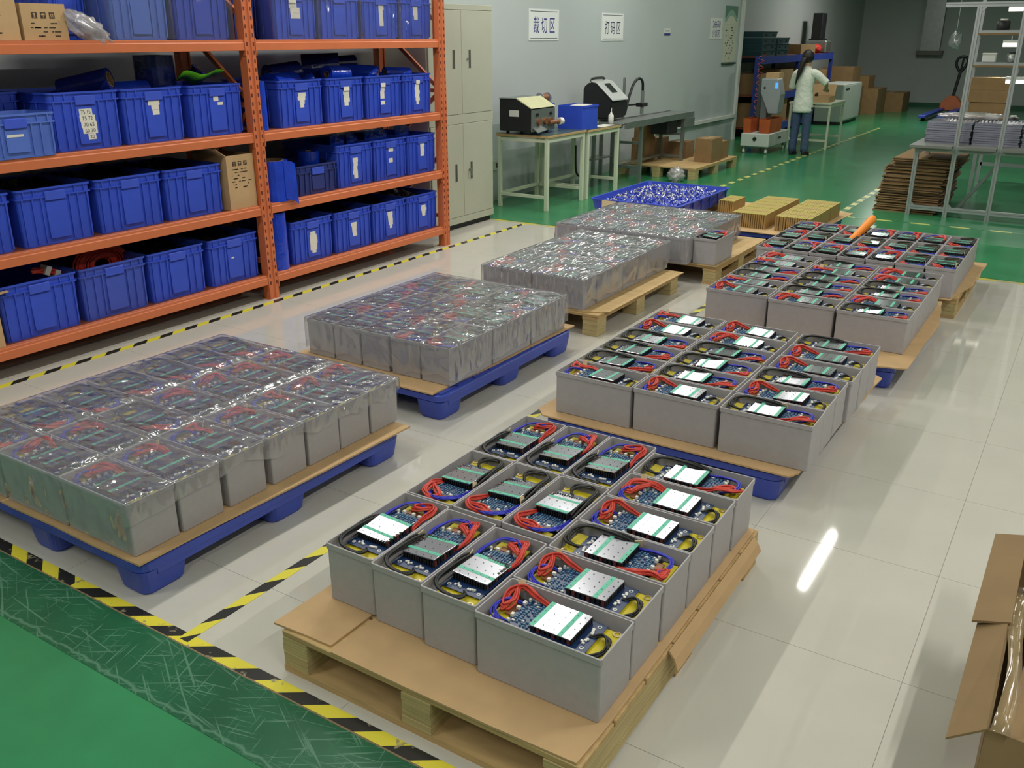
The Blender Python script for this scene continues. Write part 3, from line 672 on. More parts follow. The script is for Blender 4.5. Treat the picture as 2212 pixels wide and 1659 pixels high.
for b in range(2):
    ya, yb = UY[b]+.04, UY[b+1]-.04
    for z in SHELF:
        h = .062
        for x, s in ((RXF, 1), (RXB, -1)):
            mb = MB(); mb.prism([(x-.004*s, z), (x-.004*s, z-.016), (x, z-.018), (x, z-h), (x-.045*s, z-h), (x-.045*s, z)], 'y', ya, yb)
            part('beam', mb, M_orange, rack, bevel=.0015)
            if s > 0:
                for yy in (ya, yb-.006): part('beam_bracket', MB().box(x-.02, x+.004, yy, yy+.006, z-h-.03, z+.01), M_orange, rack)
        part('shelf_deck', MB().box(RXB+.046, RXF-.046, ya, yb, z-.022, z), M_deck, rack)
# ------------------------------------------------------------------ crates
CR = {}
def crate_meshes(w, h, d, m):
    key = (round(w, 3), round(h, 3), round(d, 3), m.name)
    if key in CR: return CR[key]
    b = .016; hw = w/2; mb = MB()
    mb.loft([rrect(-d+b, -b, -hw+b, hw-b, .02, 0), rrect(-d+.007, -.007, -hw+.007, hw-.007, .02, h), rrect(-d+.012, -.012, -hw+.012, hw-.012, .018, h), rrect(-d+b+.006, -b-.006, -hw+b+.006, hw-b-.006, .018, .012)])
    for k in (-.43, -.30, -.185, .185, .30, .43):      # upright ribs on the front and back
        t0, t1 = -b, -.007
        mb.add([(t0, k*w-.004, .012), (t0, k*w+.004, .012), (t1, k*w+.004, h-.05), (t1, k*w-.004, h-.05), (t0+.008, k*w-.004, .012), (t0+.008, k*w+.004, .012), (t1+.006, k*w+.004, h-.05), (t1+.006, k*w-.004, h-.05)], [(4,5,6,7), (0,4,7,3), (5,1,2,6), (0,1,5,4)])
    for s in (-1, 1):
        for k in (.2, .4, .6, .8): mb.box(-d*k-.004, -d*k+.004, s*hw-.006 if s > 0 else -hw-.001, s*hw+.001 if s > 0 else -hw+.006, .03, h-.05)
    body = mb.mesh('body', m)
    rm = MB()
    for z0, z1 in ((h-.010, h), (h-.050, h-.043)):
        o = [rrect(-d, 0, -hw, hw, .022, z0), rrect(-d, 0, -hw, hw, .022, z1), rrect(-d+.009, -.009, -hw+.009, hw-.009, .02, z1), rrect(-d+.009, -.009, -hw+.009, hw-.009, .02, z0), rrect(-d, 0, -hw, hw, .022, z0)]
        rm.loft(o, False, False)
    for k in (-.40, -.27, .27, .40): rm.box(-.009, -.001, k*w-.003, k*w+.003, h-.046, h-.008)
    rim = rm.mesh('rim', m)
    tb = MB().box(-.006, .004, -.058, .058, h-.068, h-.020).mesh('label_tab', M_tab, bevel=.003)
    sd = MB().box(-.009, -.0045, -.058, .058, .03, h-.075).mesh('front_panel', m)
    CR[key] = (body, rim, tb, sd); return CR[key]
def crate(label, ya, yb, z, h=.296, d=.56, x=-4.57, m=None, stk=(), group='blue crates on the orange rack', bundle_=None):
    m = m or M_crate; w = yb-ya
    t = thing('storage_crate', label, 'crate', (x, (ya+yb)/2, z+.0008), random.uniform(-.006, .006), group)
    body, rim, tb, sd = crate_meshes(w, h, d, m)
    b = link('body', body, t); link('front_panel', sd, b); link('rim', rim, t); link('label_tab', tb, t)
    for (dy, zz, sw, sh, *txt) in stk:
        s = link('paper_label', MB().box(0, .0008, -sw/2, sw/2, -sh/2, sh/2).mesh('paper_label', M_paper), t, (-.0042 if zz < h-.075 else .0045, dy, zz))
        s['label'] = 'white paper label'
        if txt:
            link('lettering', text_mesh(txt[0], .02, M_ink, width=min(sw*.72, .012*len(txt[0])), height=sh*.62), s, (.0012, 0, 0), FX)
    return t
def col(dy, top, ws, sh=.022):
    out = []; z = top
    for w in ws: out.append((dy+random.uniform(-.004, .004), z-sh/2, w, sh)); z -= sh*.98
    return out
S1, S2, S3, S4 = SHELF
# bottom shelf
crate('blue crate at left end of the bottom shelf, red bundle sticking out', 2.30, 2.745, S1)
crate('worn pale blue crate with a red coil above it, bottom shelf', 2.755, 3.18, S1, m=mat('worn_crate_plastic', (62, 84, 186), .5, noise=(7, .15)))
crate('blue crate left of the white-flecked crate, bottom shelf', 3.19, 3.60, S1)
crate('blue crate with one white fleck beside the middle upright, bottom shelf', 3.63, 4.035, S1, stk=[(-.02, .16, .022, .009)])
crate('blue crate with a tall column of paper labels, bottom shelf', 4.335, 4.745, S1, stk=col(0, .205, (.05, .068, .072, .072, .066, .066, .04)))
crate('blue crate with a short label column, bottom shelf, right bay', 4.765, 5.17, S1, stk=col(0, .20, (.06, .05, .045, .045), .026))
crate('blue crate with a label column, second from right on the bottom shelf', 5.185, 5.585, S1, stk=col(0, .215, (.062, .055, .055, .05, .03), .026))
crate('blue crate at the right end of the bottom shelf', 5.595, 5.995, S1, stk=col(.01, .205, (.055, .07, .05, .04)))
# second shelf
crate('blue crate cut by the left picture edge, second shelf', 2.08, 2.465, S2)
crate('plain blue crate, second shelf, leftmost whole one', 2.49, 2.912, S2)
crate('plain blue crate in the middle of the left bay, second shelf', 2.935, 3.365, S2)
crate('plain blue crate beside the printed carton, second shelf', 3.38, 3.805, S2)
crate('low navy crate holding a blue roll, second shelf', 4.42, 4.825, S2, h=.20, m=M_crate3, d=.40, x=-4.56)
crate('blue crate right of the low navy crate, label column on its tab', 4.835, 5.225, S2, h=.300, stk=col(-.01, .20, (.055, .045, .042, .05, .04), .03))
crate('blue crate with two separate paper labels, second shelf', 5.235, 5.62, S2, h=.300, stk=[(.0, .222, .055, .034), (-.005, .14, .045, .032)])
crate('blue crate at the right end of the second shelf', 5.63, 5.998, S2, h=.300, stk=col(0, .235, (.055, .045, .05, .045), .026))
# third shelf
crate('pale blue low crate at left in front of a taller one, third shelf', 2.31, 2.738, S3, h=.212, d=.26, x=-4.50, m=M_crate2, stk=[(-.01, .11, .085, .012)])
crate('blue crate partly hidden behind the pale one, third shelf', 2.30, 2.73, S3, h=.30, d=.38, x=-4.78)
crate('blue crate with the longest column of numbered labels, third shelf', 2.75, 3.168, S3, stk=[(-.005, .192, .075, .034, '75 15'), (.0, .160, .09, .032, '75 72'), (.004, .128, .09, .032, '70 65'), (.006, .097, .085, .03, '60 30'), (.012, .066, .045, .03, '20')])
crate('blue crate with three stepped labels, third shelf, left bay', 3.178, 3.588, S3, stk=[(-.002, .215, .075, .024), (.004, .191, .05, .024), (.006, .164, .045, .028)])
crate('blue crate with two skewed labels, a green sheet inside, third shelf', 3.628, 4.035, S3, stk=[(-.01, .215, .038, .03), (.02, .185, .04, .018)])
crate('blue crate with a shield-shaped label cluster, third shelf', 4.33, 4.745, S3, stk=col(0, .215, (.07, .07, .045, .035), .024))
crate('blue crate with a label column, second in right bay of the third shelf', 4.78, 5.165, S3, stk=col(0, .235, (.06, .06, .055, .06, .042), .026))
crate('blue crate with a broken label column, third shelf', 5.19, 5.60, S3, stk=col(-.03, .245, (.05, .042, .045, .045), .028)+[(-.03, .105, .045, .028)])
crate('blue crate with a long label column, right end of the third shelf', 5.61, 5.965, S3, stk=col(-.01, .25, (.045, .045, .052, .055, .05, .05, .03), .026))
# top shelf, wrapped in film
crate('blue crate in shadow behind the crumpled plastic bag, top shelf', 2.945, 3.165, S4, x=-4.74, d=.40)
crate('wrapped pale blue crate right of the plastic bag, top shelf', 3.19, 3.565, S4, m=M_crate2)
crate('wrapped blue crate left of the middle upright, top shelf', 3.595, 4.00, S4, m=mat('mid_blue_crate_plastic', (56, 76, 190), .42, noise=(7, .1)))
crate('wrapped crate with a stepped cluster of labels, top shelf', 4.35, 4.74, S4, stk=[(-.03, .235, .065, .03), (-.022, .205, .068, .03), (-.005, .175, .085, .034), (-.003, .143, .085, .034)])
crate('wrapped crate without labels in right bay of the top shelf', 4.755, 5.165, S4)
crate('wrapped crate with a narrow label column, top shelf', 5.19, 5.595, S4, stk=col(.0, .225, (.055, .045, .04, .045, .045), .028))
crate('wrapped crate at the right end of the top shelf', 5.61, 5.995, S4, stk=col(-.01, .225, (.055, .055, .045), .03))
crate('unlabelled crate set back beside the middle upright, top shelf', 4.135, 4.335, S4, x=-4.70, d=.40, m=M_crate3)
M_wrap = film_mat('crate_wrap', .05, (14, 14, 9), rough=.1, bstr=.45)
def wrapper(label, ya, yb, z, h, d=.58, x=-4.562):
    mb = MB(); n = 14; loops = []
    for k in range(7):
        zz = z + .004 + (h-.006)*k/6; e = -.004
        L = []
        for (ax, ay, bx, by) in ((x, ya+e, x, yb-e), (x, yb-e, x-d, yb-e), (x-d, yb-e, x-d, ya+e), (x-d, ya+e, x, ya+e)):
            for i in range(n):
                f = i/n; px, py = ax+(bx-ax)*f, ay+(by-ay)*f
                nz_ = .004*_nz.noise(Vector((px*20, py*17, zz*13)))+.002
                L.append((px+nz_ if abs(bx-ax) < .01 and ax == x else px, py, zz))
        loops.append(L)
    mb.loft(loops, False, False)
    return tag(link('plastic_wrap', mb.mesh('plastic_wrap', M_wrap, smooth=True)), label, 'plastic film')
for (a, b, lb) in ((3.182, 3.573, 'clear film around the pale crate of the top shelf'), (3.587, 4.008, 'clear film around the crate left of the middle upright'), (4.342, 4.748, 'clear film around the crate with stepped labels'),
                   (4.7485, 5.172, 'clear film around the unlabelled crate of the right bay'), (5.182, 5.602, 'clear film around the crate with a narrow label column'), (5.6025, 6.002, 'clear film around the rightmost crate of the top shelf')):
    wrapper(lb, a, b, S4, .30, .58)
# crumpled clear bag on the top shelf
def blob(name, label, cat, c, ax, seed, m, rough_=.35, nu=26, nv=16, freq=3.0, rot=(0,0,0)):
    mb = MB(); loops = []
    for j in range(1, nv):
        th = pi*j/nv; L = []
        for i in range(nu):
            ph = 2*pi*i/nu; d = Vector((sin(th)*cos(ph), sin(th)*sin(ph), cos(th)))
            r = 1 + rough_*_nz.noise(d*freq + Vector((seed, 0, 0))) + rough_*.5*_nz.noise(d*freq*2.7 + Vector((0, seed, 0)))
            L.append((d.x*ax[0]*r, d.y*ax[1]*r, d.z*ax[2]*r))
        loops.append(L)
    mb.loft(loops)
    return tag(link(name, mb.mesh(name, m, smooth=True), None, c, rot), label, cat)
M_bag = film_mat('bag_plastic', .42, (26, 26, 26), rough=.2, tint=(220, 214, 212), bstr=.8)
blob('plastic_bag', 'crumpled clear plastic bag slumped over the top beam', 'bag', (-4.56, 3.03, S4+.058), (.06, .14, .055), 3, M_bag, .4, rot=(-.5, 0, 0))
# cartons on the rack
def carton(name, label, x0, x1, y0, y1, z0, z1, m=None, flaps=None, prints=None, cat='carton', face='+x', open_=True, group=None, rz=0):
    cx_, cy_ = (x0+x1)/2, (y0+y1)/2
    t = thing(name, label, cat, (cx_, cy_, z0), rz, group); m = m or M_card
    a, b, h, th = (x1-x0)/2, (y1-y0)/2, z1-z0, .006
    mb = MB()
    if open_: mb.box(-a, a, -b, b, 0, th).box(-a, -a+th, -b, b, th, h).box(a-th, a, -b, b, th, h).box(-a+th, a-th, -b, -b+th, th, h).box(-a+th, a-th, b-th, b, th, h)
    else: mb.box(-a, a, -b, b, 0, h)
    part('body', mb, m, t)
    if not open_:
        part('lid_flap', MB().box(-a, -.001, -b, b, h, h+.003), m, t); part('lid_flap', MB().box(.001, a, -b, b, h, h+.003), m, t)
        part('packing_tape', MB().box(-.025, .025, -b, b, h+.0032, h+.0036), M_ptape, t)
    for fl in (flaps or ()):
        sd, ang, ln = fl
        f = MB()
        if sd == '+x': f.bar((a-.003, 0, h), (a-.003+ln*cos(ang), 0, h+ln*sin(ang)), 2*b-.01, .005)
        if sd == '-x': f.bar((-a+.003, 0, h), (-a+.003-ln*cos(ang), 0, h+ln*sin(ang)), 2*b-.01, .005)
        if sd == '+y': f.bar((0, b-.003, h), (0, b-.003+ln*cos(ang), h+ln*sin(ang)), 2*a-.01, .005)
        if sd == '-y': f.bar((0, -b+.003, h), (0, -b+.003-ln*cos(ang), h+ln*sin(ang)), 2*a-.01, .005)
        part('flap', f, m, t)
    if prints: prints(t, a, b, h)
    return t
M_ptape = mat('packing_tape', (196, 168, 116), .2, noise=(9, .08))
M_cprint = mat('carton_print', (70, 56, 40), .8, noise=(30, .2))
def care_print(t, a, b, h):
    """the three handling symbols over rows of small print"""
    x = a+.0006; s = min(2*b, .23)
    for k, sym in enumerate(('glass', 'umbrella', 'arrows')):
        yy = (-.22+.2*k)*s; zz = h-.24*s; q = .062*s
        o = MB().box(0, .0005, -q, q, -q, q)
        f = part('handling_symbol', o, M_cprint, t, (x, yy, zz))
        g = MB()
        if sym == 'glass': g.add([(0.0007, -.5*q, .7*q), (.0007, .5*q, .7*q), (.0007, .12*q, -.1*q), (.0007, -.12*q, -.1*q)], [(0, 1, 2, 3)]).box(.0005, .0008, -.1*q, .1*q, -.6*q, 0).box(.0005, .0008, -.4*q, .4*q, -.7*q, -.55*q)
        elif sym == 'umbrella': g.add([(.0007, .75*q*cos(pi*i/8), .1*q+.55*q*sin(pi*i/8)) for i in range(9)], [tuple(range(9))]).box(.0005, .0008, -.07*q, .07*q, -.7*q, .1*q)
        else:
            for e in (-.35*q, .35*q): g.add([(.0007, e-.3*q, .2*q), (.0007, e+.3*q, .2*q), (.0007, e, .7*q)], [(0, 1, 2)]).box(.0005, .0008, e-.1*q, e+.1*q, -.6*q, .2*q)
        part('symbol_mark', g, t.children[0].data.materials[0], f)
    g = MB()
    for r in range(7):
        zz = h-.40*s-r*.085*s
        if zz < .02: break
        for k in range(random.randint(3, 6)):
            yy = random.uniform(-.36, .28)*s; g.box(x, x+.0005, yy, yy+random.uniform(.03, .16)*s, zz-.012*s, zz+.012*s)
    o = part('small_print', g, M_cprint, t); o['kind'] = 'stuff'
carton('printed_carton', 'brown carton with handling symbols at left end of the top shelf', -4.90, -4.565, 2.36, 2.672, S4+.001, S4+.205, prints=care_print, m=M_card)
carton('printed_carton', 'brown carton with three handling symbols beside the plastic bag, top shelf', -4.90, -4.562, 2.69, 2.925, S4+.001, S4+.172, prints=care_print, m=M_card)
carton('printed_carton', 'tall narrow carton with handling symbols against the middle upright, second shelf', -4.86, -4.548, 3.822, 4.040, S2+.001, S2+.335, prints=care_print, m=M_card, flaps=(('-x', 1.2, .08), ('-y', .6, .09)))
carton('open_carton', 'open carton with a flap pointing right, left end of the bottom shelf', -4.90, -4.545, 2.10, 2.278, S1+.001, S1+.27, m=M_card, flaps=(('+y', .1, .075),))
# rolls and bundles in the crates
def roll(label, a, b, r, m=M_bfilm, core=.35, name='film_roll', group='rolls of blue film'):
    a = Vector(a); b = Vector(b); t = thing(name, label, 'roll', (a+b)/2, 0, group); c = (a+b)/2
    part('film', MB().pipe(a-c, b-c, r, r*core+.004, 24), m, t, smooth=False)
    d = (b-a).normalized()*.002
    part('core', MB().pipe(a-c-d, b-c+d, r*core+.004, r*core, 16), M_card2, t)
    return t
roll('dark blue roll with brown core end pointing forward, third shelf left bay', (-4.90, 3.04, 1.375), (-4.68, 3.20, 1.435), .062, M_bfilm2, .6)
roll('blue roll lying low with a bright glint, third shelf left bay', (-4.80, 3.24, 1.352), (-4.80, 3.50, 1.352), .066)
roll('large dark blue roll standing behind the green sheet, third shelf', (-4.90, 3.66, 1.12), (-4.90, 3.66, 1.55), .115, M_bfilm2)
roll('dark roll beside the middle upright, third shelf', (-4.98, 3.97, 1.37), (-4.92, 4.01, 1.46), .052, M_bfilm2)
roll('blue roll lying in the shield-label crate, third shelf', (-4.72, 4.40, 1.345), (-4.78, 4.66, 1.35), .085)
roll('dark roll behind the shield-label crate, third shelf', (-4.95, 4.60, 1.40), (-4.90, 4.84, 1.42), .075, M_bfilm2)
roll('short blue roll at right side of the shield-label crate', (-4.82, 4.68, 1.30), (-4.70, 4.80, 1.385), .045)
roll('large dark roll leaning in the second right-bay crate, third shelf', (-4.97, 4.96, 1.44), (-4.78, 5.14, 1.45), .095, M_bfilm2)
roll('bright blue roll in the second right-bay crate, third shelf', (-4.70, 4.92, 1.405), (-4.70, 5.12, 1.40), .058)
roll('blue roll with open brown core in the broken-column crate', (-4.90, 5.28, 1.41), (-4.66, 5.42, 1.395), .056, core=.5)
roll('dark roll behind the broken-column crate', (-5.0, 5.26, 1.46), (-4.92, 5.46, 1.47), .055, M_bfilm2)
roll('small blue roll in the rightmost third-shelf crate', (-4.78, 5.64, 1.39), (-4.70, 5.84, 1.385), .045)
roll('tall narrow blue roll beside the middle upright, third shelf', (-4.60, 4.185, 1.09), (-4.60, 4.185, 1.39), .045)
roll('tall blue roll beside the middle upright, bottom shelf', (-4.62, 4.225, S1+.001), (-4.62, 4.225, S1+.385), .083, core=.3)
roll('bright blue standing roll at the front of the second shelf', (-4.63, 4.255, S2+.001), (-4.63, 4.255, S2+.262), .115, core=.75)
tag(link('loose_film_end', MB().loft([[(0, 0, .0), (.003, .0, .0), (.003, .0, .25), (0, 0, .25)], [(.02, .06, -.02), (.023, .06, -.02), (.025, .05, .24), (.022, .05, .24)], [(.01, .10, -.045), (.013, .10, -.045), (.015, .09, .22), (.012, .09, .22)]]).mesh('loose_film_end', M_bfilm), None, (-4.515, 4.262, S2+.016)), 'loose end of blue film peeling off the standing roll', 'film')
roll('small blue roll standing in the low navy crate', (-4.74, 4.72, S2+.02), (-4.74, 4.72, S2+.27), .075, core=.2)
for (y, zt, w) in ((5.03, .325, .10), (5.19, .325, .07), (5.42, .322, .12), (5.52, .335, .10), (5.78, .35, .12)):
    mb = MB(); mb.add([(-.004, -w/2, 0), (-.004, w/2, .0), (.03, w*.6, zt*.94), (.0, 0, zt+.02), (-.01, -w*.5, zt), (0, -w/2, 0)], [(0, 1, 2, 3, 4)])
    mb.add([(-.007, -w/2, 0), (-.007, w/2, .0), (.027, w*.6, zt*.94), (-.003, 0, zt+.02), (-.013, -w*.5, zt)], [(4, 3, 2, 1, 0)])
    tag(link('film_sheet', mb.mesh('film_sheet', M_bfilm), None, (-4.76, y, S2+.016)), 'folded blue film sheet poking out of a second-shelf crate %d cm from the right upright' % round((6.0-y)*100), 'film', 'film sheets in the second shelf crates')
# green sheet, red coil, red and white bundle
mb = MB(); mb.loft([[(.0+.02*sin(i*.9), -.15+.03*i, .0+.018*sin(i*.8+.4)+.006*i*.3), (.11, -.15+.03*i, .03+.014*sin(i*.8+1)), (.11, -.15+.03*i, .033+.014*sin(i*.8+1)), (.0+.02*sin(i*.9), -.15+.03*i, .003+.018*sin(i*.8+.4)+.006*i*.3)] for i in range(11)])
tag(link('green_sheet', mb.mesh('green_sheet', M_green2, smooth=True), None, (-4.74, 3.82, 1.392), (0, -.28, 0)), 'bright green folded sheet lying on a third-shelf crate', 'sheet')
t = thing('cable_coil', 'red cable coil resting in the worn crate of the bottom shelf', 'cable', (-4.78, 3.03, .40))
for k in range(11):
    r = .042+.0095*k
    part('coil_turn', MB().tube([(.012*sin(k), r*1.28*cos(2*pi*i/20), .02+r*.9*sin(2*pi*i/20)*.9) for i in range(21)], .0068, 6, 0), M_red, t, smooth=True)
t = thing('cable_bundle', 'red cable bundle tied with white tape, bottom shelf at left', 'cable', (-4.72, 2.66, .38), .3)
part('cables', bundle([(0, -.10, .10), (.02, -.03, .085), (.03, .04, .055), (.04, .10, .03)], 7, .007, .018, 77), M_red, t, smooth=True)
for f in (-.03, .03): part('tape_band', MB().bar((.02, f-.012, .085-f*.6), (.028, f+.012, .072-f*.6), .062, .05), M_white, t)
# dark contents just below the rims
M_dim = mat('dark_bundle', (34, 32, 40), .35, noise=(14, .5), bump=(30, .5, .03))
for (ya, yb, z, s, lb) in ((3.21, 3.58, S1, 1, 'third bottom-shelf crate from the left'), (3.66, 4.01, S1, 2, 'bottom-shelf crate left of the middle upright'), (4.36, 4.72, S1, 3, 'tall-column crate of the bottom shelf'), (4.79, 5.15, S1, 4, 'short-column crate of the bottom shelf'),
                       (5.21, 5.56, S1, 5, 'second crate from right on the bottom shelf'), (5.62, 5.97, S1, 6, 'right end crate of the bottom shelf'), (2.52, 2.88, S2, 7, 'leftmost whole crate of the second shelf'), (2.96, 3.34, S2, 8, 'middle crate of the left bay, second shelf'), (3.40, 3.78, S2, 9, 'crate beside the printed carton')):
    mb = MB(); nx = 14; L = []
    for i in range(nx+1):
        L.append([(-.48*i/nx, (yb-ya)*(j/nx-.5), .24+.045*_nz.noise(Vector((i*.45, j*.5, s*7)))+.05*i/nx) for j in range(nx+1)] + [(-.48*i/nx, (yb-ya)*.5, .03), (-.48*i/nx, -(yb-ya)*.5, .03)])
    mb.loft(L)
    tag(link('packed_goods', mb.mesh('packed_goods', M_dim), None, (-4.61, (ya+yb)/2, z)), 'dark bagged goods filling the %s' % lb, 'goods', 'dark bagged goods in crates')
# ------------------------------------------------------------------ tall steel cabinet
cb = thing('steel_cabinet', 'tall beige steel cabinet with double doors beside the orange rack', 'cabinet', (-4.84, 6.745, 0))
CW, CD, CH = .485, .46, 1.91
part('body', MB().box(-CD, -.012, -CW, CW, .05, CH), M_cab, cb, bevel=.004)
part('plinth', MB().box(-CD+.02, -.03, -CW+.02, CW-.02, 0, .05), M_dark, cb)
part('middle_rail', MB().box(-.012, .002, -CW, CW, .93, 1.01), M_cab, cb, bevel=.002)
part('top_rail', MB().box(-.012, .002, -CW, CW, CH-.045, CH), M_cab, cb, bevel=.002)
part('bottom_rail', MB().box(-.012, .002, -CW, CW, .05, .11), M_cab, cb, bevel=.002)
for z0, z1, up in ((1.013, CH-.048, 1), (.113, .927, 0)):
    for s in (-1, 1):
        y0_, y1_ = sorted((s*.002, s*(CW-.012)))
        dr = part('door', MB().box(-.012, .004, y0_, y1_, z0, z1), M_cab, cb, bevel=.002)
        zc = 1.47 if up else .51
        hd = part('handle', MB().box(.002, .0052, s*.118-.016, s*.118+.016, zc-.075, zc+.075), M_cabd, dr)
        part('handle_frame', MB().box(.003, .0075, s*.118-.020, s*.118-.016, zc-.08, zc+.08).box(.003, .0075, s*.118+.016, s*.118+.020, zc-.08, zc+.08), M_cab, dr)
        if s > 0: part('lock', MB().cyl((.003, s*.118-.035, zc+(.0 if up else .01)), (.016, s*.118-.035, zc+(.0 if up else .01)), .008, 12), M_steel, dr)
        if s > 0 and not up: part('key', MB().box(.016, .036, s*.118-.038, s*.118-.034, .505, .53).box(.03, .034, s*.118-.046, s*.118-.026, .47, .51), M_steel, dr)
# ------------------------------------------------------------------ signs on the left wall
def sign(name, label, yc, zc, w, h, lines, ink, frame=True, cat='sign'):
    t = thing(name, label, cat, (XL, yc, zc))
    part('panel', MB().box(.0005, .006, -w/2, w/2, -h/2, h/2), M_white if not frame else M_signw, t)
    if frame:
        for z0 in (h/2-.026, -h/2+.020): part('border_line', MB().box(.0062, .0068, -w/2+.03, w/2-.03, z0, z0+.006), M_ink, t)
        for s in (-1, 1): part('border_line', MB().box(.0062, .0068, s*(w/2-.018)-.002, s*(w/2-.018)+.002, -h/2+.04, h/2-.04), M_white, t)
    for (txt, dz, tw, th) in lines:
        link('lettering', text_mesh(txt, .1, ink, width=tw, height=th), t, (.0072, 0, dz), FX)
    return t
M_signw = mat('sign_white', (232, 234, 232), .4, noise=(6, .03))
sign('wall_sign', 'white wall sign reading 裁切区 in blue above the cutting machine', 9.083, 1.770, .64, .318, [('裁 切 区', 0, .46, .165)], M_inkb)
sign('wall_sign', 'white wall sign reading 打码区 above the printer', 10.745, 1.760, .594, .318, [('打 码 区', -.005, .42, .15)], mat('dark_blue_ink', (44, 46, 84), .7, noise=(30, .1)))
t = sign('wall_label', 'small white label with a blue lower band on the left wall', 12.43, 1.712, .21, .092, [('NO.1205', .012, .14, .016)], M_ink, False, 'label')
part('blue_band', MB().box(.0062, .0068, -.105, .105, -.046, -.018), M_inkb, t)
sign('wall_sign', 'white wall sign with two blue lines beside the green poster', 14.31, 1.765, .50, .300, [('26650', .062, .32, .10), ('分容区', -.070, .32, .11)], M_inkb, False)
t = thing('poster', 'tall cream poster with green arched head near the wall corner', 'poster', (XL, 14.945, 1.675))
part('sheet', MB().box(.001, .005, -.285, .285, -.43, .43), mat('poster_cream', (196, 196, 176), .6, noise=(6, .06)), t)
M_pg = mat('poster_green', (70, 118, 96), .6, noise=(8, .1)); M_pg2 = mat('poster_pale_green', (128, 164, 146), .6, noise=(8, .1))
part('green_head', MB().box(.0052, .0058, -.285, .285, .25, .43), M_pg, t)
part('pale_arch', MB().prism([(-.285, .20)]+[(-.285+.57*i/12, .22+.15*sin(pi*i/12)) for i in range(13)]+[(.285, .20)], 'x', .0059, .0064), M_pg2, t)
part('cream_arch', MB().prism([(-.285, .15)]+[(-.285+.57*i/12, .15+.14*sin(pi*i/12)) for i in range(13)]+[(.285, .15)], 'x', .0065, .0070), mat('poster_cream_arch', (196, 196, 176), .6, noise=(6, .06)), t)
part('bottom_rod', MB().cyl((.021, -.30, -.43), (.021, .30, -.43), .018, 10), mat('dark_green_rod', (44, 72, 56), .6, noise=(8, .1)), t)
g = MB()
for r in range(13):
    for k in range(random.randint(1, 3)):
        yy = random.uniform(-.22, .15); g.box(.0072, .0076, yy, yy+random.uniform(.02, .06), .10-r*.038, .112-r*.038)
part('small_print', g, M_ink, t)['kind'] = 'stuff'
# ------------------------------------------------------------------ work tables
def work_table(label, x0, x1, y0, y1, h, top, leg=None, name='work_table', edge=None, lw=.038, stretch=.12):
    t = thing(name, label, 'table', ((x0+x1)/2, (y0+y1)/2, .003)); a, b = (x1-x0)/2, (y1-y0)/2; leg = leg or M_cream; h -= .003
    part('table_top', MB().box(-a, a, -b, b, h-.028, h-.004), edge or M_wood, t, bevel=.002)
    part('top_mat', MB().box(-a+.003, a-.003, -b+.003, b-.003, h-.0038, h), top, t)
    for sx in (-1, 1):
        for sy in (-1, 1):
            part('leg', MB().box(sx*(a-lw/2-.01)-lw/2, sx*(a-lw/2-.01)+lw/2, sy*(b-lw/2-.01)-lw/2, sy*(b-lw/2-.01)+lw/2, 0, h-.028), leg, t, bevel=.002)
    for sy in (-1, 1):
        for z in (stretch, h-.07): part('stretcher', MB().box(-a+lw+.01, a-lw-.01, sy*(b-lw/2-.01)-.014, sy*(b-lw/2-.01)+.014, z, z+.03), leg, t)
    part('stretcher', MB().box(-a+.012, -a+.04, -b+lw+.01, b-lw-.01, stretch, stretch+.03), leg, t)
    for sx in (-1, 1): part('stretcher', MB().box(sx*(a-lw/2-.01)-.014, sx*(a-lw/2-.01)+.014, -b+lw+.01, b-lw-.01, h-.07, h-.03), leg, t)
    return t
work_table('cream steel table with dark top carrying the cutting machine', -5.20, -4.585, 7.82, 8.615, .745, M_mattop)
work_table('cream steel table right of the cutting machine table', -5.20, -4.585, 8.665, 9.43, .735, M_mattop)
# wire cutting machine
t = thing('cutting_machine', 'black and silver wire cutting machine with sloping cream panel', 'machine', (-4.80, 7.99, .7455))
a = .225
part('body', MB().prism([(-.32, .03), (.05, .03), (.05, .245), (-.12, .335), (-.32, .335)], 'y', -a, a), M_dark, t, bevel=.006)
part('control_panel', MB().prism([(.052, .249), (.062, .252), (-.115, .347), (-.125, .340)], 'y', -a-.006, a+.006), mat('cream_panel', (206, 204, 160), .4, noise=(14, .12)), t)
part('top_cover', MB().box(-.32, -.12, -a-.004, a+.004, .336, .343), M_steel, t)
part('front_plate', MB().box(.051, .058, -a, a, .03, .24), M_steel, t)
for y in (-.10, .02, .12): part('roller', MB().cyl((.058, y, .12), (.085, y, .12), .032, 16), M_copper, t)
part('feed_guide', MB().cyl((.075, .08, .10), (.075, .30, .10), .022, 12), M_copper, t)
part('spool', MB().cyl((.075, .28, .10), (.075, .34, .10), .036, 14), M_conn, t)
part('output_chute', MB().add([(.058, -.20, .07), (.058, -.05, .085), (.14, -.06, .05), (.14, -.24, .03), (.058, -.20, .064), (.058, -.05, .079), (.14, -.06, .044), (.14, -.24, .024)], [(0, 1, 2, 3), (7, 6, 5, 4), (0, 3, 7, 4), (1, 0, 4, 5), (2, 1, 5, 6), (3, 2, 6, 7)]), M_steel, t)
part('side_plate', MB().box(-.20, -.09, -a-.003, -a, .17, .23), M_white, t, label='white maker plate')
for k in (-.13, .13):
    for x in (-.28, .02): part('foot', MB().cyl((x, k, 0), (x, k, .03), .018, 10), M_dark, t)
    part('knob', MB().cyl((.058, k, .19), (.076, k, .19), .016, 12), M_dark, t)
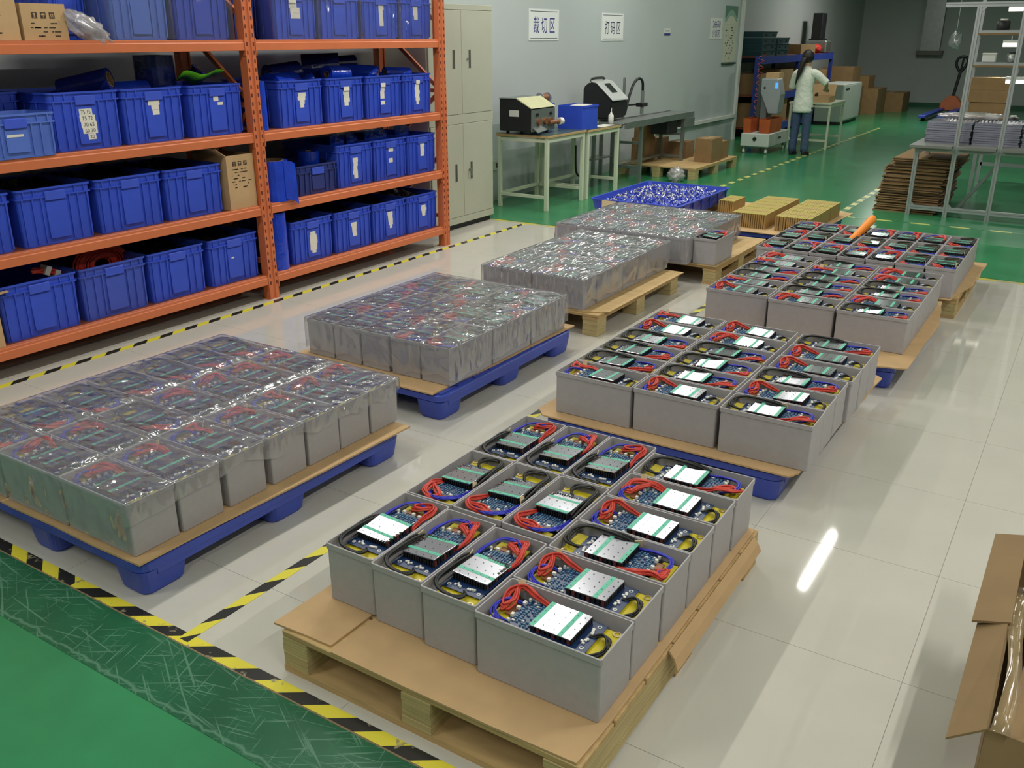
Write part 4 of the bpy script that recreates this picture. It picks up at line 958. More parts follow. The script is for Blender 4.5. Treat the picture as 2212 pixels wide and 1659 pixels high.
# blue crates on the table
def bench_crate(label, x, y, z, w, d, h):
    t = thing('parts_crate', label, 'crate', (x, y, z)); m = M_crate
    mb = MB(); mb.loft([rrect(-d, 0, -w/2, w/2, .012, 0), rrect(-d, 0, -w/2, w/2, .012, h), rrect(-d+.006, -.006, -w/2+.006, w/2-.006, .01, h), rrect(-d+.006, -.006, -w/2+.006, w/2-.006, .01, .01)])
    part('body', mb, m, t); part('rim', MB().box(-.001, .006, -w/2, w/2, h-.02, h-.004), m, t)
    return t
bench_crate('small blue crate with papers on top, on the cream table', -4.60, 8.72, .7355, .34, .30, .245)
tag(link('paper_pile', MB().box(-.09, .09, -.12, .12, 0, .01).box(-.07, .10, -.10, .13, .01, .016).mesh('paper_pile', M_paper), None, (-4.72, 8.70, .966), (0, 0, .2)), 'white papers lying in the small blue crate', 'papers')
bench_crate('blue crate behind the papers crate holding the tape reel', -4.98, 8.52, .7455, .18, .19, .25)
t = thing('tape_dispenser', 'clear tape reel stand on the blue crates', 'dispenser', (-5.06, 8.52, .9965))
part('base', MB().box(-.05, .05, -.09, .09, 0, .015), M_clear, t)
for s in (-1, 1): part('side_cheek', MB().cyl((-.0, s*.085, .055), (0, s*.075, .055), .052, 16), M_clear, t); part('hub', MB().cyl((0, s*.09, .06), (0, s*.06, .06), .025, 12), M_dark, t)
part('reel', MB().pipe((0, -.055, .055), (0, .055, .055), .04, .02, 18), M_copper, t)
tag(link('table_sheet', MB().box(-.07, .07, -.17, .17, 0, .004).mesh('table_sheet', M_paper), None, (-4.665, 9.14, .7357), (0, 0, .05)), 'white sheet lying at the edge of the cream table', 'paper')
# ------------------------------------------------------------------ conveyor with inkjet printer
t = thing('conveyor', 'stainless belt conveyor on legs beside the left wall', 'conveyor', (-4.74, 10.53, .003))
part('belt', MB().box(-.14, .14, -1.04, 1.04, .712, .735), mat('grey_belt', (112, 116, 112), .5, noise=(8, .1)), t, bevel=.008)
for s in (-1, 1): part('side_rail', MB().box(s*.165-.015, s*.165+.015, -1.0, 1.0, .672, .742), M_steel, t)
for y in (-1.04, 1.04): part('end_roller', MB().cyl((-.14, y, .71), (.14, y, .71), .026, 14), M_steel, t)
part('drive_box', MB().box(-.12, .12, .30, .62, .50, .67), M_dark, t, bevel=.01)
part('end_bracket', MB().box(-.18, .19, .72, 1.0, .56, .672), M_steel, t)
for y in (-.55, .72):
    for s in (-1, 1): part('leg', MB().box(s*.15-.02, s*.15+.02, y-.02, y+.02, 0 if y < 0 else .1405, .672), M_steel, t)
    part('cross_bar', MB().box(-.13, .13, y-.015, y+.015, .18, .21), M_steel, t); part('cross_bar', MB().box(-.13, .13, y-.015, y+.015, .46, .49), M_steel, t)
part('long_bar', MB().box(-.165, -.135, -.53, .70, .18, .21), M_steel, t)
t = thing('printer_stand', 'steel stand under the inkjet printer', 'stand', (-4.98, 9.72, .003))
part('stand_top', MB().box(-.16, .05, -.26, .30, .74, .765), M_steel, t)
for x in (-.13, .02):
    for y in (-.22, .26): part('leg', MB().box(x-.018, x+.018, y-.018, y+.018, 0, .74), M_steel, t)
part('shelf', MB().box(-.14, .03, -.22, .26, .30, .315), M_steel, t)
t = thing('inkjet_printer', 'black inkjet coder with silver sloping lid and small screen', 'printer', (-5.0, 9.74, .7685))
part('body', MB().prism([(-.14, .0), (.20, .0), (.23, .10), (.23, .20), (.02, .385), (-.06, .40), (-.14, .34)], 'y', -.20, .22), M_dark, t, bevel=.015, seg=2)
part('lid', MB().prism([(.242, .195), (.242, .215), (.03, .402), (-.05, .418), (-.04, .395), (.02, .385)], 'y', -.19, .21), mat('silver_paint', (206, 208, 206), .3, .3, noise=(9, .05)), t, bevel=.006)
part('screen', MB().prism([(.165, .286), (.06, .379), (.062, .382), (.167, .289)], 'y', -.06, .07), mat('dark_screen', (44, 48, 46), .2, noise=(9, .1)), t)
part('handle', MB().tube([(-.06, -.16, .405), (-.055, -.12, .435), (-.05, .12, .435), (-.06, .16, .405)], .014, 8, 4), M_dark, t)
part('hose', MB().tube([(.20, .215, .03), (.20, .30, .20), (.20, .42, .36), (.22, .52, .42), (.23, .60, .38), (.23, .62, .28)], .016, 8, 5), M_dark, t, smooth=True)
t = thing('print_head', 'print head clamped on a steel post beside the conveyor', 'print head', (-4.80, 10.36, .742))
part('head', MB().cyl((.03, 0, .03), (.03, 0, .30), .022, 12), M_steel, t)
part('clamp', MB().box(-.03, .06, -.05, .10, .12, .165), M_dark, t, bevel=.004)
part('post', MB().cyl((-.10, -.24, 0), (-.10, -.24, .46), .016, 10), M_steel, t)
part('cross_rod', MB().cyl((-.10, -.26, .145), (.0, .08, .145), .010, 8), M_dark, t)
t = thing('squeeze_bottle', 'white squeeze bottle standing beside the printer', 'bottle', (-4.70, 9.40, .735))
_m = MB(); _m.loft([[(r*cos(2*pi*i/16), r*sin(2*pi*i/16), z) for i in range(16)] for z, r in ((0, .026), (.004, .03), (.095, .03), (.115, .012), (.125, .012))]); part('body', _m, M_conn, t, smooth=True)
part('nozzle', MB().cyl((0, 0, .125), (0, .01, .175), .008, 10, .003), M_cream, t)
tag(link('hanging_cable', MB().tube([(0, -.16, .52), (.0, -.14, .25), (0, -.05, .17), (0, .06, .16), (0, .13, .22), (0, .15, .45), (0, .16, .70)], .012, 8, 5).mesh('hanging_cable', M_dark, smooth=True), None, (-4.90, 9.12, .01)), 'black cable hanging in a loop under the cream table', 'cable')
t = thing('wall_socket', 'white cable outlet low on the wall under the tables', 'socket', (XL, 8.10, .38)); part('plate', MB().box(.0005, .03, -.06, .06, -.05, .05), M_white, t, bevel=.004); part('socket_face', MB().box(.03, .034, -.03, .03, -.025, .025), M_cabd, t)
# ------------------------------------------------------------------ cartons on the light pallet under the conveyor
wood_pallet('light wooden pallet with small cartons beside the conveyor', -5.18, -4.135, 10.62, 12.1, .140, slats=6).location.z = .003
def box_on(label, x0, x1, y0, y1, z0, h, g='small cartons on the light pallet', name='carton', m=None, rz=0):
    return carton(name, label, x0, x1, y0, y1, z0, z0+h, m or M_card2, open_=False, group=g, rz=rz)
PZ = .1435
box_on('largest small carton near the right corner of the light pallet', -4.40, -4.17, 11.22, 11.58, PZ, .29)
box_on('lower carton behind the largest one on the light pallet', -4.40, -4.20, 11.70, 11.92, PZ, .22)
box_on('low carton in the middle of the light pallet', -4.86, -4.62, 11.45, 11.76, PZ, .21)
box_on('carton at the left of the light pallet under the conveyor', -5.12, -4.93, 10.86, 11.16, PZ, .29)
box_on('carton stacked on the left one under the conveyor', -5.11, -4.93, 10.90, 11.12, PZ+.295, .16)
box_on('narrow carton behind the left one on the light pallet', -5.10, -4.94, 11.42, 11.64, PZ, .25)
blob('plastic_bag', 'crumpled white plastic bag on the green floor beside the light pallet', 'bag', (-4.30, 10.42, .085), (.10, .10, .085), 11, M_bag, .35)
# ------------------------------------------------------------------ blue tray of small parts
wood_pallet('wooden pallet under the big blue tray', -3.70, -2.92, 7.32, 8.28, .125, bottom=True).location.z = .003
box_on('flat carton between the wooden pallet and the blue tray', -3.66, -2.96, 7.30, 8.25, .1285, .055, g=None, name='flat_carton', m=M_card)
t = thing('blue_tray', 'large shallow blue tray heaped with small parts', 'tray', (-3.305, 7.71, .190))
_m = MB(); _m.loft([rrect(-.39, .39, -.57, .57, .03, 0), rrect(-.418, .418, -.605, .605, .04, .122), rrect(-.428, .428, -.615, .615, .045, .122), rrect(-.428, .428, -.615, .615, .045, .130), rrect(-.410, .410, -.597, .597, .035, .130), rrect(-.382, .382, -.562, .562, .028, .012)])
part('shell', _m, M_tray, t)
for k in range(6):
    part('side_rib', MB().box(.415, .427, -.5+k*.2-.006, -.5+k*.2+.006, .02, .122), M_tray, t)
    if k < 4: part('end_rib', MB().box(-.3+k*.2-.006, -.3+k*.2+.006, -.614, -.602, .02, .122), M_tray, t)
part('edge_tape', MB().box(-.30, -.16, -.6165, -.6155, .06, .124).box(.0, .16, -.6165, -.6155, .08, .124), M_tagp, t)
_m = MB(); nn = 22; Z = []
for i in range(nn+1):
    for j in range(nn+1):
        x, y = -.385+.77*i/nn, -.565+1.13*j/nn; e = min(1, min(x+.385, .385-x)/.12, min(y+.565, .565-y)/.15)
        Z.append((x, y, .070+.055*max(0, e)+.014*_nz.noise(Vector((x*9, y*9, 1)))))
_m.mi = 0; _m.add(Z, [(i*(nn+1)+j, (i+1)*(nn+1)+j, (i+1)*(nn+1)+j+1, i*(nn+1)+j+1) for i in range(nn) for j in range(nn)])
for k in range(1500):
    i = random.randrange(len(Z)); x, y, z = Z[i]; x += random.uniform(-.02, .02); y += random.uniform(-.03, .03)
    if abs(x) > .39 or abs(y) > .57: continue
    _m.mi = random.choice((1, 1, 0, 0, 0, 2)); M3 = Matrix.Translation((x, y, z+.006)) @ Euler((random.uniform(-1, 1), random.uniform(-1, 1), random.uniform(0, 3))).to_matrix().to_4x4()
    s = random.uniform(.5, 1.15); _m.box(-.004*s, .004*s, -.004*s, .004*s, -.012*s, .012*s, M3)
tag(link('small_parts', _m.mesh('small_parts', [mat('blue_small_parts', (36, 62, 190), .4, noise=(40, .4)), M_conn, M_alu], fix=False), None, (-3.305, 7.71, .190)), 'heap of small white and blue parts filling the blue tray', 'parts', None, 'stuff')
# ------------------------------------------------------------------ brown cells on the blue pallet
blue_pallet('blue plastic pallet under the rows of brown cells', -2.85, -1.88, 7.32, 8.62).location.z = .003
sheet('cardboard sheet under the rows of brown cells', rag([(-2.89, 7.30), (-1.93, 7.29), (-1.84, 8.05), (-1.80, 8.62), (-2.89, 8.66)], .004), .1335, .0065)
_cm = MB(); _cm.mi = 0; _cm.box(-.0066, .0066, -.158, .158, 0, .118); _cm.mi = 1; _cm.box(-.0074, .0074, -.158, .158, .116, .121)
_cm.mi = 0; _cm.box(-.0078, .0078, -.02, .02, .02, .1215)
ME_cell = _cm.mesh('battery_cell', [M_cell, M_celltop])
def cells(n, x0, yc, label):
    for k in range(n):
        o = link('battery_cell', ME_cell, None, (x0+.0184*k, yc+random.uniform(-.004, .004), .1402), (0, 0, random.uniform(-.01, .01)))
        tag(o, label, 'battery cell', label)
for r, rn in enumerate(('front', 'middle', 'rear')):
    cells(16, -2.535, 7.60+.328*r, 'brown wrapped cell in the %s row of the left cell block' % rn)
    cells(16, -2.165, 7.60+.328*r, 'brown wrapped cell in the %s row of the right cell block' % rn)
cells(8, -2.84, 8.10, 'brown wrapped cell in the small separate block at left')
# ------------------------------------------------------------------ rolling welding machine, hose, blue rack behind
t = thing('welding_machine', 'white wheeled machine with blue display and orange bins', 'machine', (-4.41, 14.05, .003))
part('cart', MB().box(-.215, .215, -.42, .55, .10, .295), mat('light_grey_paint', (196, 200, 192), .5, noise=(5, .05)), t, bevel=.012)
part('front_knob', MB().cyl((.0, -.42, .215), (0, -.435, .215), .028, 14), M_dark, t)
part('side_slot', MB().box(.215, .219, .05, .17, .19, .22), M_dark, t)
for x in (-.17, .17):
    for y in (-.36, .46):
        c = part('caster', MB().box(x-.018, x+.018, y-.02, y+.02, .05, .10), M_steel, t); part('wheel', MB().cyl((x-.014, y, .032), (x+.014, y, .032), .032, 14), M_conn, c)
part('column', MB().box(-.075, .02, -.05, .12, .295, .86), mat('grey_machine', (104, 110, 108), .5, noise=(6, .08)), t, bevel=.006)
part('machine_back', MB().box(-.19, -.03, .10, .40, .45, 1.05), mat('dark_grey_machine', (70, 76, 76), .5, noise=(6, .1)), t, bevel=.01)
hd = part('control_head', MB().prism([(-.08, .86), (.06, .56), (.20, .56), (.22, .84), (.16, 1.06), (-.08, 1.06)], 'y', -.10, .16), mat('pale_grey_machine', (150, 156, 158), .5, noise=(6, .06)), t, bevel=.01)
part('display', MB().box(.135, .175, -.1035, -.1005, .925, 1.005), mat('lit_display', (40, 110, 255), .3, emit=((50, 120, 255), 2.4)), hd)
part('head_knob', MB().cyl((-.02, -.105, .93), (-.02, -.095, .93), .016, 12), M_dark, hd)
part('top_box', MB().box(-.05, .15, .0, .22, 1.06, 1.14), M_card, hd)
for (x0, x1) in ((-.21, -.085), (.03, .205)):
    bn = MB(); bn.loft([rrect(x0+.01, x1-.01, -.38, .2, .01, .297), rrect(x0, x1, -.40, .22, .012, .50), rrect(x0+.006, x1-.006, -.394, .214, .01, .50), rrect(x0+.014, x1-.014, -.37, .19, .01, .31)])
    part('orange_bin', bn, mat('orange_bin_plastic', (196, 92, 44), .5, noise=(8, .2)), t)
    part('bin_contents', MB().box(x0+.02, x1-.02, -.36, .18, .31, .47), M_copper, t)
tag(link('coiled_hose', MB().tube([(.035*cos(k*pi/3)*(1+.4*sin(k)), .10*sin(k*pi/3), 1.28-.0165*k-.0) for k in range(58)], .006, 6, 2).mesh('coiled_hose', mat('red_orange_hose', (206, 76, 50), .45, noise=(20, .1)), smooth=True), None, (-5.055, 15.60, .10)), 'red coiled air hose hanging beside the wall corner', 'hose')
rk = thing('blue_rack', 'blue steel rack against the rear part of the left wall', 'rack', (0, 0, .003))
M_brack = mat('blue_rack_paint', (38, 56, 140), .5, noise=(6, .15))
for y in (15.72, 18.1, 20.5):
    for x in (-5.16, -5.62): part('upright', MB().box(x-.03, x+.03, y-.04, y+.04, 0, 1.34), M_brack, rk)
for z in (.16, .70, 1.33):
    for x in (-5.13, -5.65): part('beam', MB().box(x-.02, x+.02, 15.76, 20.46, z-.12, z), M_brack, rk)
    part('deck', MB().box(-5.63, -5.15, 15.76, 20.46, z-.02, z), M_deck, rk)
for (y0_, y1_, z, h, lb) in ((15.9, 16.6, .166, .40, 'front lower'), (16.8, 17.7, .166, .42, 'middle lower'), (18.3, 19.0, .166, .38, 'rear lower'), (19.2, 20.3, .166, .44, 'last lower'), (16.0, 16.9, .706, .34, 'front upper'), (17.1, 17.9, .706, .38, 'second upper'), (18.4, 19.3, .706, .36, 'third upper'), (19.4, 20.3, .706, .30, 'last upper')):
    box_on('dim brown carton on the blue rack, %s one' % lb, -5.60, -5.17, y0_, y1_, z, h, 'cartons on the blue rack')
M_gc = mat('dark_green_crate', (34, 66, 72), .5, noise=(6, .15))
for k in range(4):
    for j, (y0_, y1_) in enumerate(((15.95, 16.75), (16.80, 17.50))):
        if k == 3 and j: continue
        t = thing('green_crate', 'dark green folding crate on the blue rack, %s stack, level %s' % (('near', 'far')[j], ORD[k]), 'crate', (-5.38, (y0_+y1_)/2, 1.334+.100*k), 0, 'dark green crates')
        w = (y1_-y0_)/2; _m = MB(); _m.loft([rrect(-.19, .19, -w+.02, w-.02, .02, 0), rrect(-.2, .2, -w, w, .02, .085), rrect(-.21, .21, -w, w, .02, .085), rrect(-.21, .21, -w, w, .02, .097), rrect(-.19, .19, -w+.02, w-.02, .02, .097), rrect(-.18, .18, -w+.03, w-.03, .02, .01)])
        part('body', _m, M_gc, t)
        for s in (-1, 1): part('grip', MB().box(.2, .206, s*w*.5-.05, s*w*.5+.05, .04, .06), M_dark, t)
box_on('carton on top of the blue rack behind the worker', -5.60, -5.20, 18.35, 19.35, 1.334, .17, None)
blob('red_bundle', 'red bundle on top of the blue rack', 'bundle', (-5.30, 19.75, 1.42), (.10, .16, .085), 5, M_red, .25)
t = thing('bench_device', 'grey tabletop device at the end of the blue rack', 'device', (-5.36, 20.18, 1.334)); part('housing', MB().box(-.2, .2, -.2, .2, 0, .24), M_steel, t, bevel=.02); part('front_panel', MB().box(.2, .205, -.16, .16, .04, .2), M_cabd, t)
t = thing('black_case', 'tall black case standing at the end of the blue rack', 'case', (-5.40, 20.20, 1.575)); part('shell', MB().box(-.10, .10, -.16, .16, 0, .52), M_dark, t, bevel=.01); part('base', MB().box(-.13, .13, -.2, .2, -.0, .03), M_dark, t)
t = thing('filing_cabinet', 'pale grey low cabinet beyond the small cream table', 'cabinet', (-4.72, 19.75, .003)); part('body', MB().box(-.27, .25, -.75, .75, .06, .77), mat('pale_cabinet', (170, 176, 168), .5, noise=(4, .06)), t, bevel=.01); part('plinth', MB().box(-.25, .22, -.72, .72, 0, .06), M_dark, t)
for k in (-.37, .37): part('door', MB().box(.25, .258, k-.36, k+.36, .09, .74), MT['pale_cabinet'], t, bevel=.003)
part('drawer_slot', MB().box(.258, .262, -.60, -.30, .66, .69), M_dark, t)
for (x0, x1, y0_, y1_, z, h, lb) in ((-5.5, -4.75, 21.2, 22.0, .003, .62, 'nearest of the far cartons'), (-5.5, -4.85, 21.25, 21.95, .626, .40, 'upper carton of the far stack'), (-5.45, -4.45, 22.1, 23.0, .003, .55, 'wide far carton'), (-5.3, -4.7, 22.2, 22.8, .556, .26, 'carton on the wide far carton'), (-4.75, -4.1, 23.2, 24.0, .003, .42, 'last far carton by the back wall')):
    box_on('brown carton in the dim far corner, %s' % lb, x0, x1, y0_, y1_, z, h, 'far cartons')
# small table with open carton
work_table('small cream table in front of the worker', -4.25, -3.60, 14.67, 15.55, .70, M_cream, edge=M_cream, lw=.032)
carton('open_carton', 'open flat carton with raised lid on the small cream table', -4.02, -3.66, 14.72, 15.06, .7003, .79, M_card, flaps=(('+y', 1.25, .17), ('-x', .9, .10)))
tag(link('black_tool', MB().box(-.012, .012, -.05, .05, 0, .12).mesh('black_tool', M_dark), None, (-3.90, 14.9, .7075), (.2, 0, 0)), 'black tool standing in the open carton', 'tool')
# ------------------------------------------------------------------ pallet jack in the far aisle
t = thing('pallet_jack', 'pallet jack with orange pump body, blue forks and black handle', 'pallet jack', (-3.10, 23.5, .003))
for s in (-1, 1):
    part('fork', MB().box(s*.18-.075, s*.18+.075, -2.6, -.1, .06, .12), M_bluepal, t, bevel=.01)
    part('fork_wheel', MB().cyl((s*.18-.04, -2.4, .035), (s*.18+.04, -2.4, .035), .035, 12), M_dark, t)
part('pump_body', MB().prism([(-.24, .06), (.24, .06), (.22, .22), (.08, .38), (-.08, .38), (-.22, .22)], 'y', -.15, .10), M_orangep if False else mat('orange_pump_paint', (186, 104, 66), .5, noise=(6, .15)), t, bevel=.02)
part('steer_wheel', MB().cyl((-.06, .0, .07), (.06, .0, .07), .07, 16), M_dark, t)
part('handle_shaft', MB().cyl((.0, .05, .34), (.06, .12, .90), .034, 10), M_dark, t)
part('handle_loop', MB().tube([(.06, .12, .88), (-.03, .13, 1.0), (-.05, .13, 1.12), (.0, .135, 1.20), (.09, .14, 1.22), (.17, .135, 1.18), (.18, .13, 1.10), (.13, .125, .98), (.06, .12, .88)], .03, 8, 4), M_dark, t, smooth=True)
part('handle_grip', MB().cyl((.06, .12, .88), (.085, .13, 1.2), .022, 8), M_dark, t)
# ------------------------------------------------------------------ aluminium profile bench at right
FY_, FZ = 9.64, .003
t = thing('profile_frame', 'aluminium profile frame bench holding stacks of clear trays', 'frame', (0, FY_, FZ))
def profile(a, b, w=.04, nm='profile_bar'):
    a = Vector(a); b = Vector(b); mb = MB(); d = (b-a).normalized(); u = Vector((0, 0, 1)) if abs(d.z) < .9 else Vector((1, 0, 0)); s = d.cross(u).normalized(); u = s.cross(d)
    q = w/2; g = w*.10; dp = w*.12
    P = [(-q, -q), (-g, -q), (-g, -q+dp), (g, -q+dp), (g, -q), (q, -q), (q, -g), (q-dp, -g), (q-dp, g), (q, g), (q, q), (g, q), (g, q-dp), (-g, q-dp), (-g, q), (-q, q), (-q, g), (-q+dp, g), (-q+dp, -g), (-q, -g)]
    mb.loft([[p + s*x + u*y for x, y in P] for p in (a, b)]); return part(nm, mb, M_profile, t)
TOPZ = 1.915
for x, h in ((-1.505, .66), (-1.168, TOPZ-.02), (-.795, TOPZ-.02), (-.40, TOPZ-.02), (.5, TOPZ-.02), (1.4, TOPZ-.02)): profile((x, 0, .0), (x, 0, h), nm='post')
for x in (-1.505, -.40, .5, 1.4): profile((x, .66, 0), (x, .66, .66), nm='post')
profile((-1.45, 0, TOPZ), (1.45, 0, TOPZ), nm='top_bar')
xs_ = (-1.505, -1.168, -.795, -.40, .5, 1.4)
for i in range(5): profile((xs_[i]+.02, 0, .075), (xs_[i+1]-.02, 0, .075), nm='bottom_bar')
for i in range(5): profile((xs_[i]+.02, 0, .635), (xs_[i+1]-.02, 0, .635), nm='table_bar')
for x in (-1.505, -.40, .5, 1.4): profile((x, .02, .635), (x, .64, .635), nm='table_bar')
for x, s in ((-1.505, 1), (-1.168, 1)):
    part('corner_bracket', MB().prism([(x+.02*s, .62), (x+.055*s, .62), (x+.02*s, .58)], 'y', -.015, .015), M_profile, t); part('corner_bracket', MB().prism([(x+.02*s, .09), (x+.055*s, .09), (x+.02*s, .13)], 'y', -.015, .015), M_profile, t)
part('corner_bracket', MB().prism([(-1.15, 1.90), (-1.10, 1.90), (-1.15, 1.84)], 'y', -.015, .015), M_profile, t)
part('table_plate', MB().box(-1.56, -1.19, -.13, .72, .656, .678).box(-1.147, 1.44, .021, .72, .656, .678).box(-1.19, -1.147, .021, .72, .656, .678).box(-1.147, -.816, -.13, .021, .656, .678).box(-.774, -.421, -.13, .021, .656, .678), mat('grey_table_board', (120, 122, 116), .5, noise=(5, .1)), t)
part('diagonal_tube', MB().bar((-1.12, .35, .02), (-.82, .30, .48), .03), M_profile, t)
# clear ribbed trays
def tray_mesh(w, d):
    n = 24; mb = MB(); top = []; bot = []
    for i in range(n+1):
        x = -w/2 + w*i/n; z = .016 if i % 2 else .003
        top.append((x, z))
    poly = top + [(x, z-.0025) for x, z in reversed(top)]
    for i in range(n):
        (xa, za), (xb, zb) = top[i], top[i+1]
        mb.add([(xa, -d/2, za), (xb, -d/2, zb), (xb, d/2, zb), (xa, d/2, za), (xa, -d/2, za-.003), (xb, -d/2, zb-.003), (xb, d/2, zb-.003), (xa, d/2, za-.003)], [(0, 1, 2, 3), (7, 6, 5, 4), (0, 4, 5, 1), (2, 6, 7, 3)])
    for s in (-1, 1):
        y = s*d/2; mb.box(-w/2, w/2, min(y, y-s*.004), max(y, y-s*.004), 0, .018)
        x = s*w/2; mb.box(min(x, x-s*.004), max(x, x-s*.004), -d/2, d/2, 0, .018)
    return mb.mesh('clear_tray', M_clear)
ME_tr = tray_mesh(.40, .48)
for c, (x, lb) in enumerate(((-1.277, 'left'), (-.86, 'second'), (-.44, 'third'))):
    for k in range(10):
        tag(link('clear_tray', ME_tr, None, (x+random.uniform(-.006, .006), 10.03+random.uniform(-.006, .006), .6812+.0205*k), (0, 0, random.uniform(-.012, .012))), 'clear ribbed plastic tray in the %s stack on the aluminium bench' % lb, 'tray', 'clear trays, %s stack' % lb)
blob('bubble_sheet', 'crumpled clear bubble sheet lying on the left tray stack', 'plastic', (-1.12, 10.10, .925), (.30, .16, .032), 8, M_bag, .3)
# flattened cartons stacked on the floor
M_cardshade = mat('shaded_cardboard', (68, 52, 37), .9, noise=(9, .2), bump=(50, .1, .004)); _n = 58  # brown darkened to paint in the low light on this stack
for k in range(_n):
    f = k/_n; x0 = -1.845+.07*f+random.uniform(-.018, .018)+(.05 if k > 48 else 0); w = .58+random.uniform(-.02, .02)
    o = link('flat_carton', MB().box(-.5, .5, -.5, .5, 0, .0080).mesh('flat_carton', M_cardshade if k % 4 else M_card2) if k < 2 else bpy.data.meshes['flat_carton'] if k % 4 else bpy.data.meshes['flat_carton.001'] if 'flat_carton.001' in bpy.data.meshes else bpy.data.meshes['flat_carton'], None, (x0+w/2, 10.18+.06*f+random.uniform(-.01, .01), .003+.0090*k), (0, 0, random.uniform(-.03, .03)), (w, .92+random.uniform(-.02, .02), 1))
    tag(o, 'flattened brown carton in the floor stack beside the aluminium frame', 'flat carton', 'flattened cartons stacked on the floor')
# ------------------------------------------------------------------ lit workbench behind the frame
t = thing('rear_workbench', 'cluttered lit workbench behind the aluminium frame', 'workbench', (0, 12.0, .003))
part('bench_top', MB().box(-1.25, 1.2, -.35, .35, .70, .73), M_mattop, t)
for x in (-1.2, -.2, 1.15):
    for y in (-.31, .31): part('leg', MB().box(x-.02, x+.02, y-.02, y+.02, 0, .70), M_profile, t)
for x in (-1.45, -.35, 1.15): part('shelf_post', MB().box(x-.02, x+.02, .28, .32, .73, 2.1), M_profile, t)
for z in (1.37, 1.71): part('shelf_board', MB().box(-1.47, 1.2, .0, .34, z-.03, z), M_profile, t); part('shelf_lip', MB().box(-1.47, 1.2, -.01, .0, z-.05, z-.03), M_card2, t)
part('lower_rail', MB().box(-1.2, 1.15, .29, .32, .20, .24), M_profile, t)
for i, (x, y, z, wd_, lb) in enumerate(((-1.0, 12.08, 1.93, .34, 'upper'), (-1.08, 12.02, 1.56, .16, 'middle'), (-.95, 11.85, 1.18, .20, 'lower'))):
    l = thing('bench_lamp', 'bright white bench lamp behind the aluminium frame, %s one' % lb, 'lamp', (x, y, z))
    part('lamp_body', MB().box(-wd_/2, wd_/2, -.04, .04, .02, .05), M_white, l)
    part('diffuser', MB().cyl((-wd_/2, 0, 0), (wd_/2, 0, 0), .022, 12), mat('lit_bench_tube', (255, 252, 236), .4, emit=((255, 250, 230), 1.6)), l)
    part('hanger', MB().box(-.006, .006, -.006, .006, .05, 1.68-z if z < 1.6 and z > 1.4 else (.14 if z < 1.4 else .30)), M_profile, l)
L = bpy.data.lights.new('shelf_glow', 'AREA'); L.shape = 'RECTANGLE'; L.size = .8; L.size_y = .03; L.energy = 12; L.color = (1, .98, .92)
lo = bpy.data.objects.new('shelf_glow', L); COL.objects.link(lo); lo.parent = t; lo.location = (-.75, .22, 1.31)
for (nm, x, y, z, sx, sy, sz, lb) in (('parts_box', -1.12, 11.82, .7335, .12, .10, .09, 'white'), ('parts_box', -.58, 11.9, .7335, .16, .12, .14, 'small white'), ('parts_box', -1.28, 12.1, 1.3735, .14, .10, .10, 'upper white')):
    q = thing('parts_box', '%s plastic parts box on the lit rear workbench' % lb, 'box', (x, y, z)); part('body', MB().box(-sx/2, sx/2, -sy/2, sy/2, 0, sz*.8), M_white, q, bevel=.006); part('lid', MB().box(-sx/2-.004, sx/2+.004, -sy/2-.004, sy/2+.004, sz*.8, sz), M_conn, q, bevel=.004)
q = thing('exhaust_pipe', 'dark slanted exhaust pipe above the rear workbench', 'pipe', (-.95, 12.25, 1.72)); part('tube', MB().cyl((.0, 0, .02), (.28, .05, 1.66), .055, 16), M_dark, q, smooth=True); part('collar', MB().cyl((0, 0, 0), (.008, 0, .06), .07, 16), M_steel, q)
for (x0, x1, z, h, lb) in ((-1.42, -1.02, 1.074, .13, 'upper'), (-1.42, -1.0, .94, .13, 'lower')):
    box_on('brown drawer carton on the rear workbench, %s one' % lb, x0, x1, 12.05, 12.28, z, h, None)
box_on('carton base on the rear workbench under the drawer cartons', -1.40, -1.02, 12.06, 12.28, .7335, .20, None)
for (x, y, z, r, h, lb, m) in ((-.85, 12.12, 1.3735, .05, .13, 'white', M_conn), (-1.05, 12.12, 1.3735, .06, .11, 'grey', M_steel), (-.7, 12.12, 1.3735, .045, .15, 'black', M_dark), (-1.2, 12.12, 1.7135, .07, .12, 'dark', M_dark), (-.95, 12.14, 1.7135, .06, .16, 'olive', M_celltop), (-.75, 12.12, 1.7135, .05, .10, 'silver', M_alu), (-.72, 11.86, .7335, .05, .20, 'tall white', M_conn), (-.90, 11.80, .7335, .06, .09, 'squat black', M_dark)):
    t = thing('work_jar', '%s container on the rear workbench' % lb, 'container', (x, y, z)); _m = MB(); _m.loft([[(q*cos(2*pi*i/14), q*sin(2*pi*i/14), zz) for i in range(14)] for zz, q in ((0, r*.9), (.01, r), (h*.75, r), (h*.85, r*.6))]); part('body', _m, m, t, smooth=True); part('cap', MB().cyl((0, 0, h*.85), (0, 0, h), r*.55, 12), M_conn if m is M_dark else M_dark, t)
t = thing('coil_duct', 'white ribbed duct rising from the rear workbench', 'duct', (-.66, 12.1, .7335)); _m = MB(); _m.loft([[((.032 if k % 2 else .042)*cos(2*pi*i/14), (.032 if k % 2 else .042)*sin(2*pi*i/14), .018*k) for i in range(14)] for k in range(34)]); part('hose', _m, M_conn, t); part('collar', MB().cyl((0, 0, .6), (0, 0, .63), .055, 14), M_dark, t)
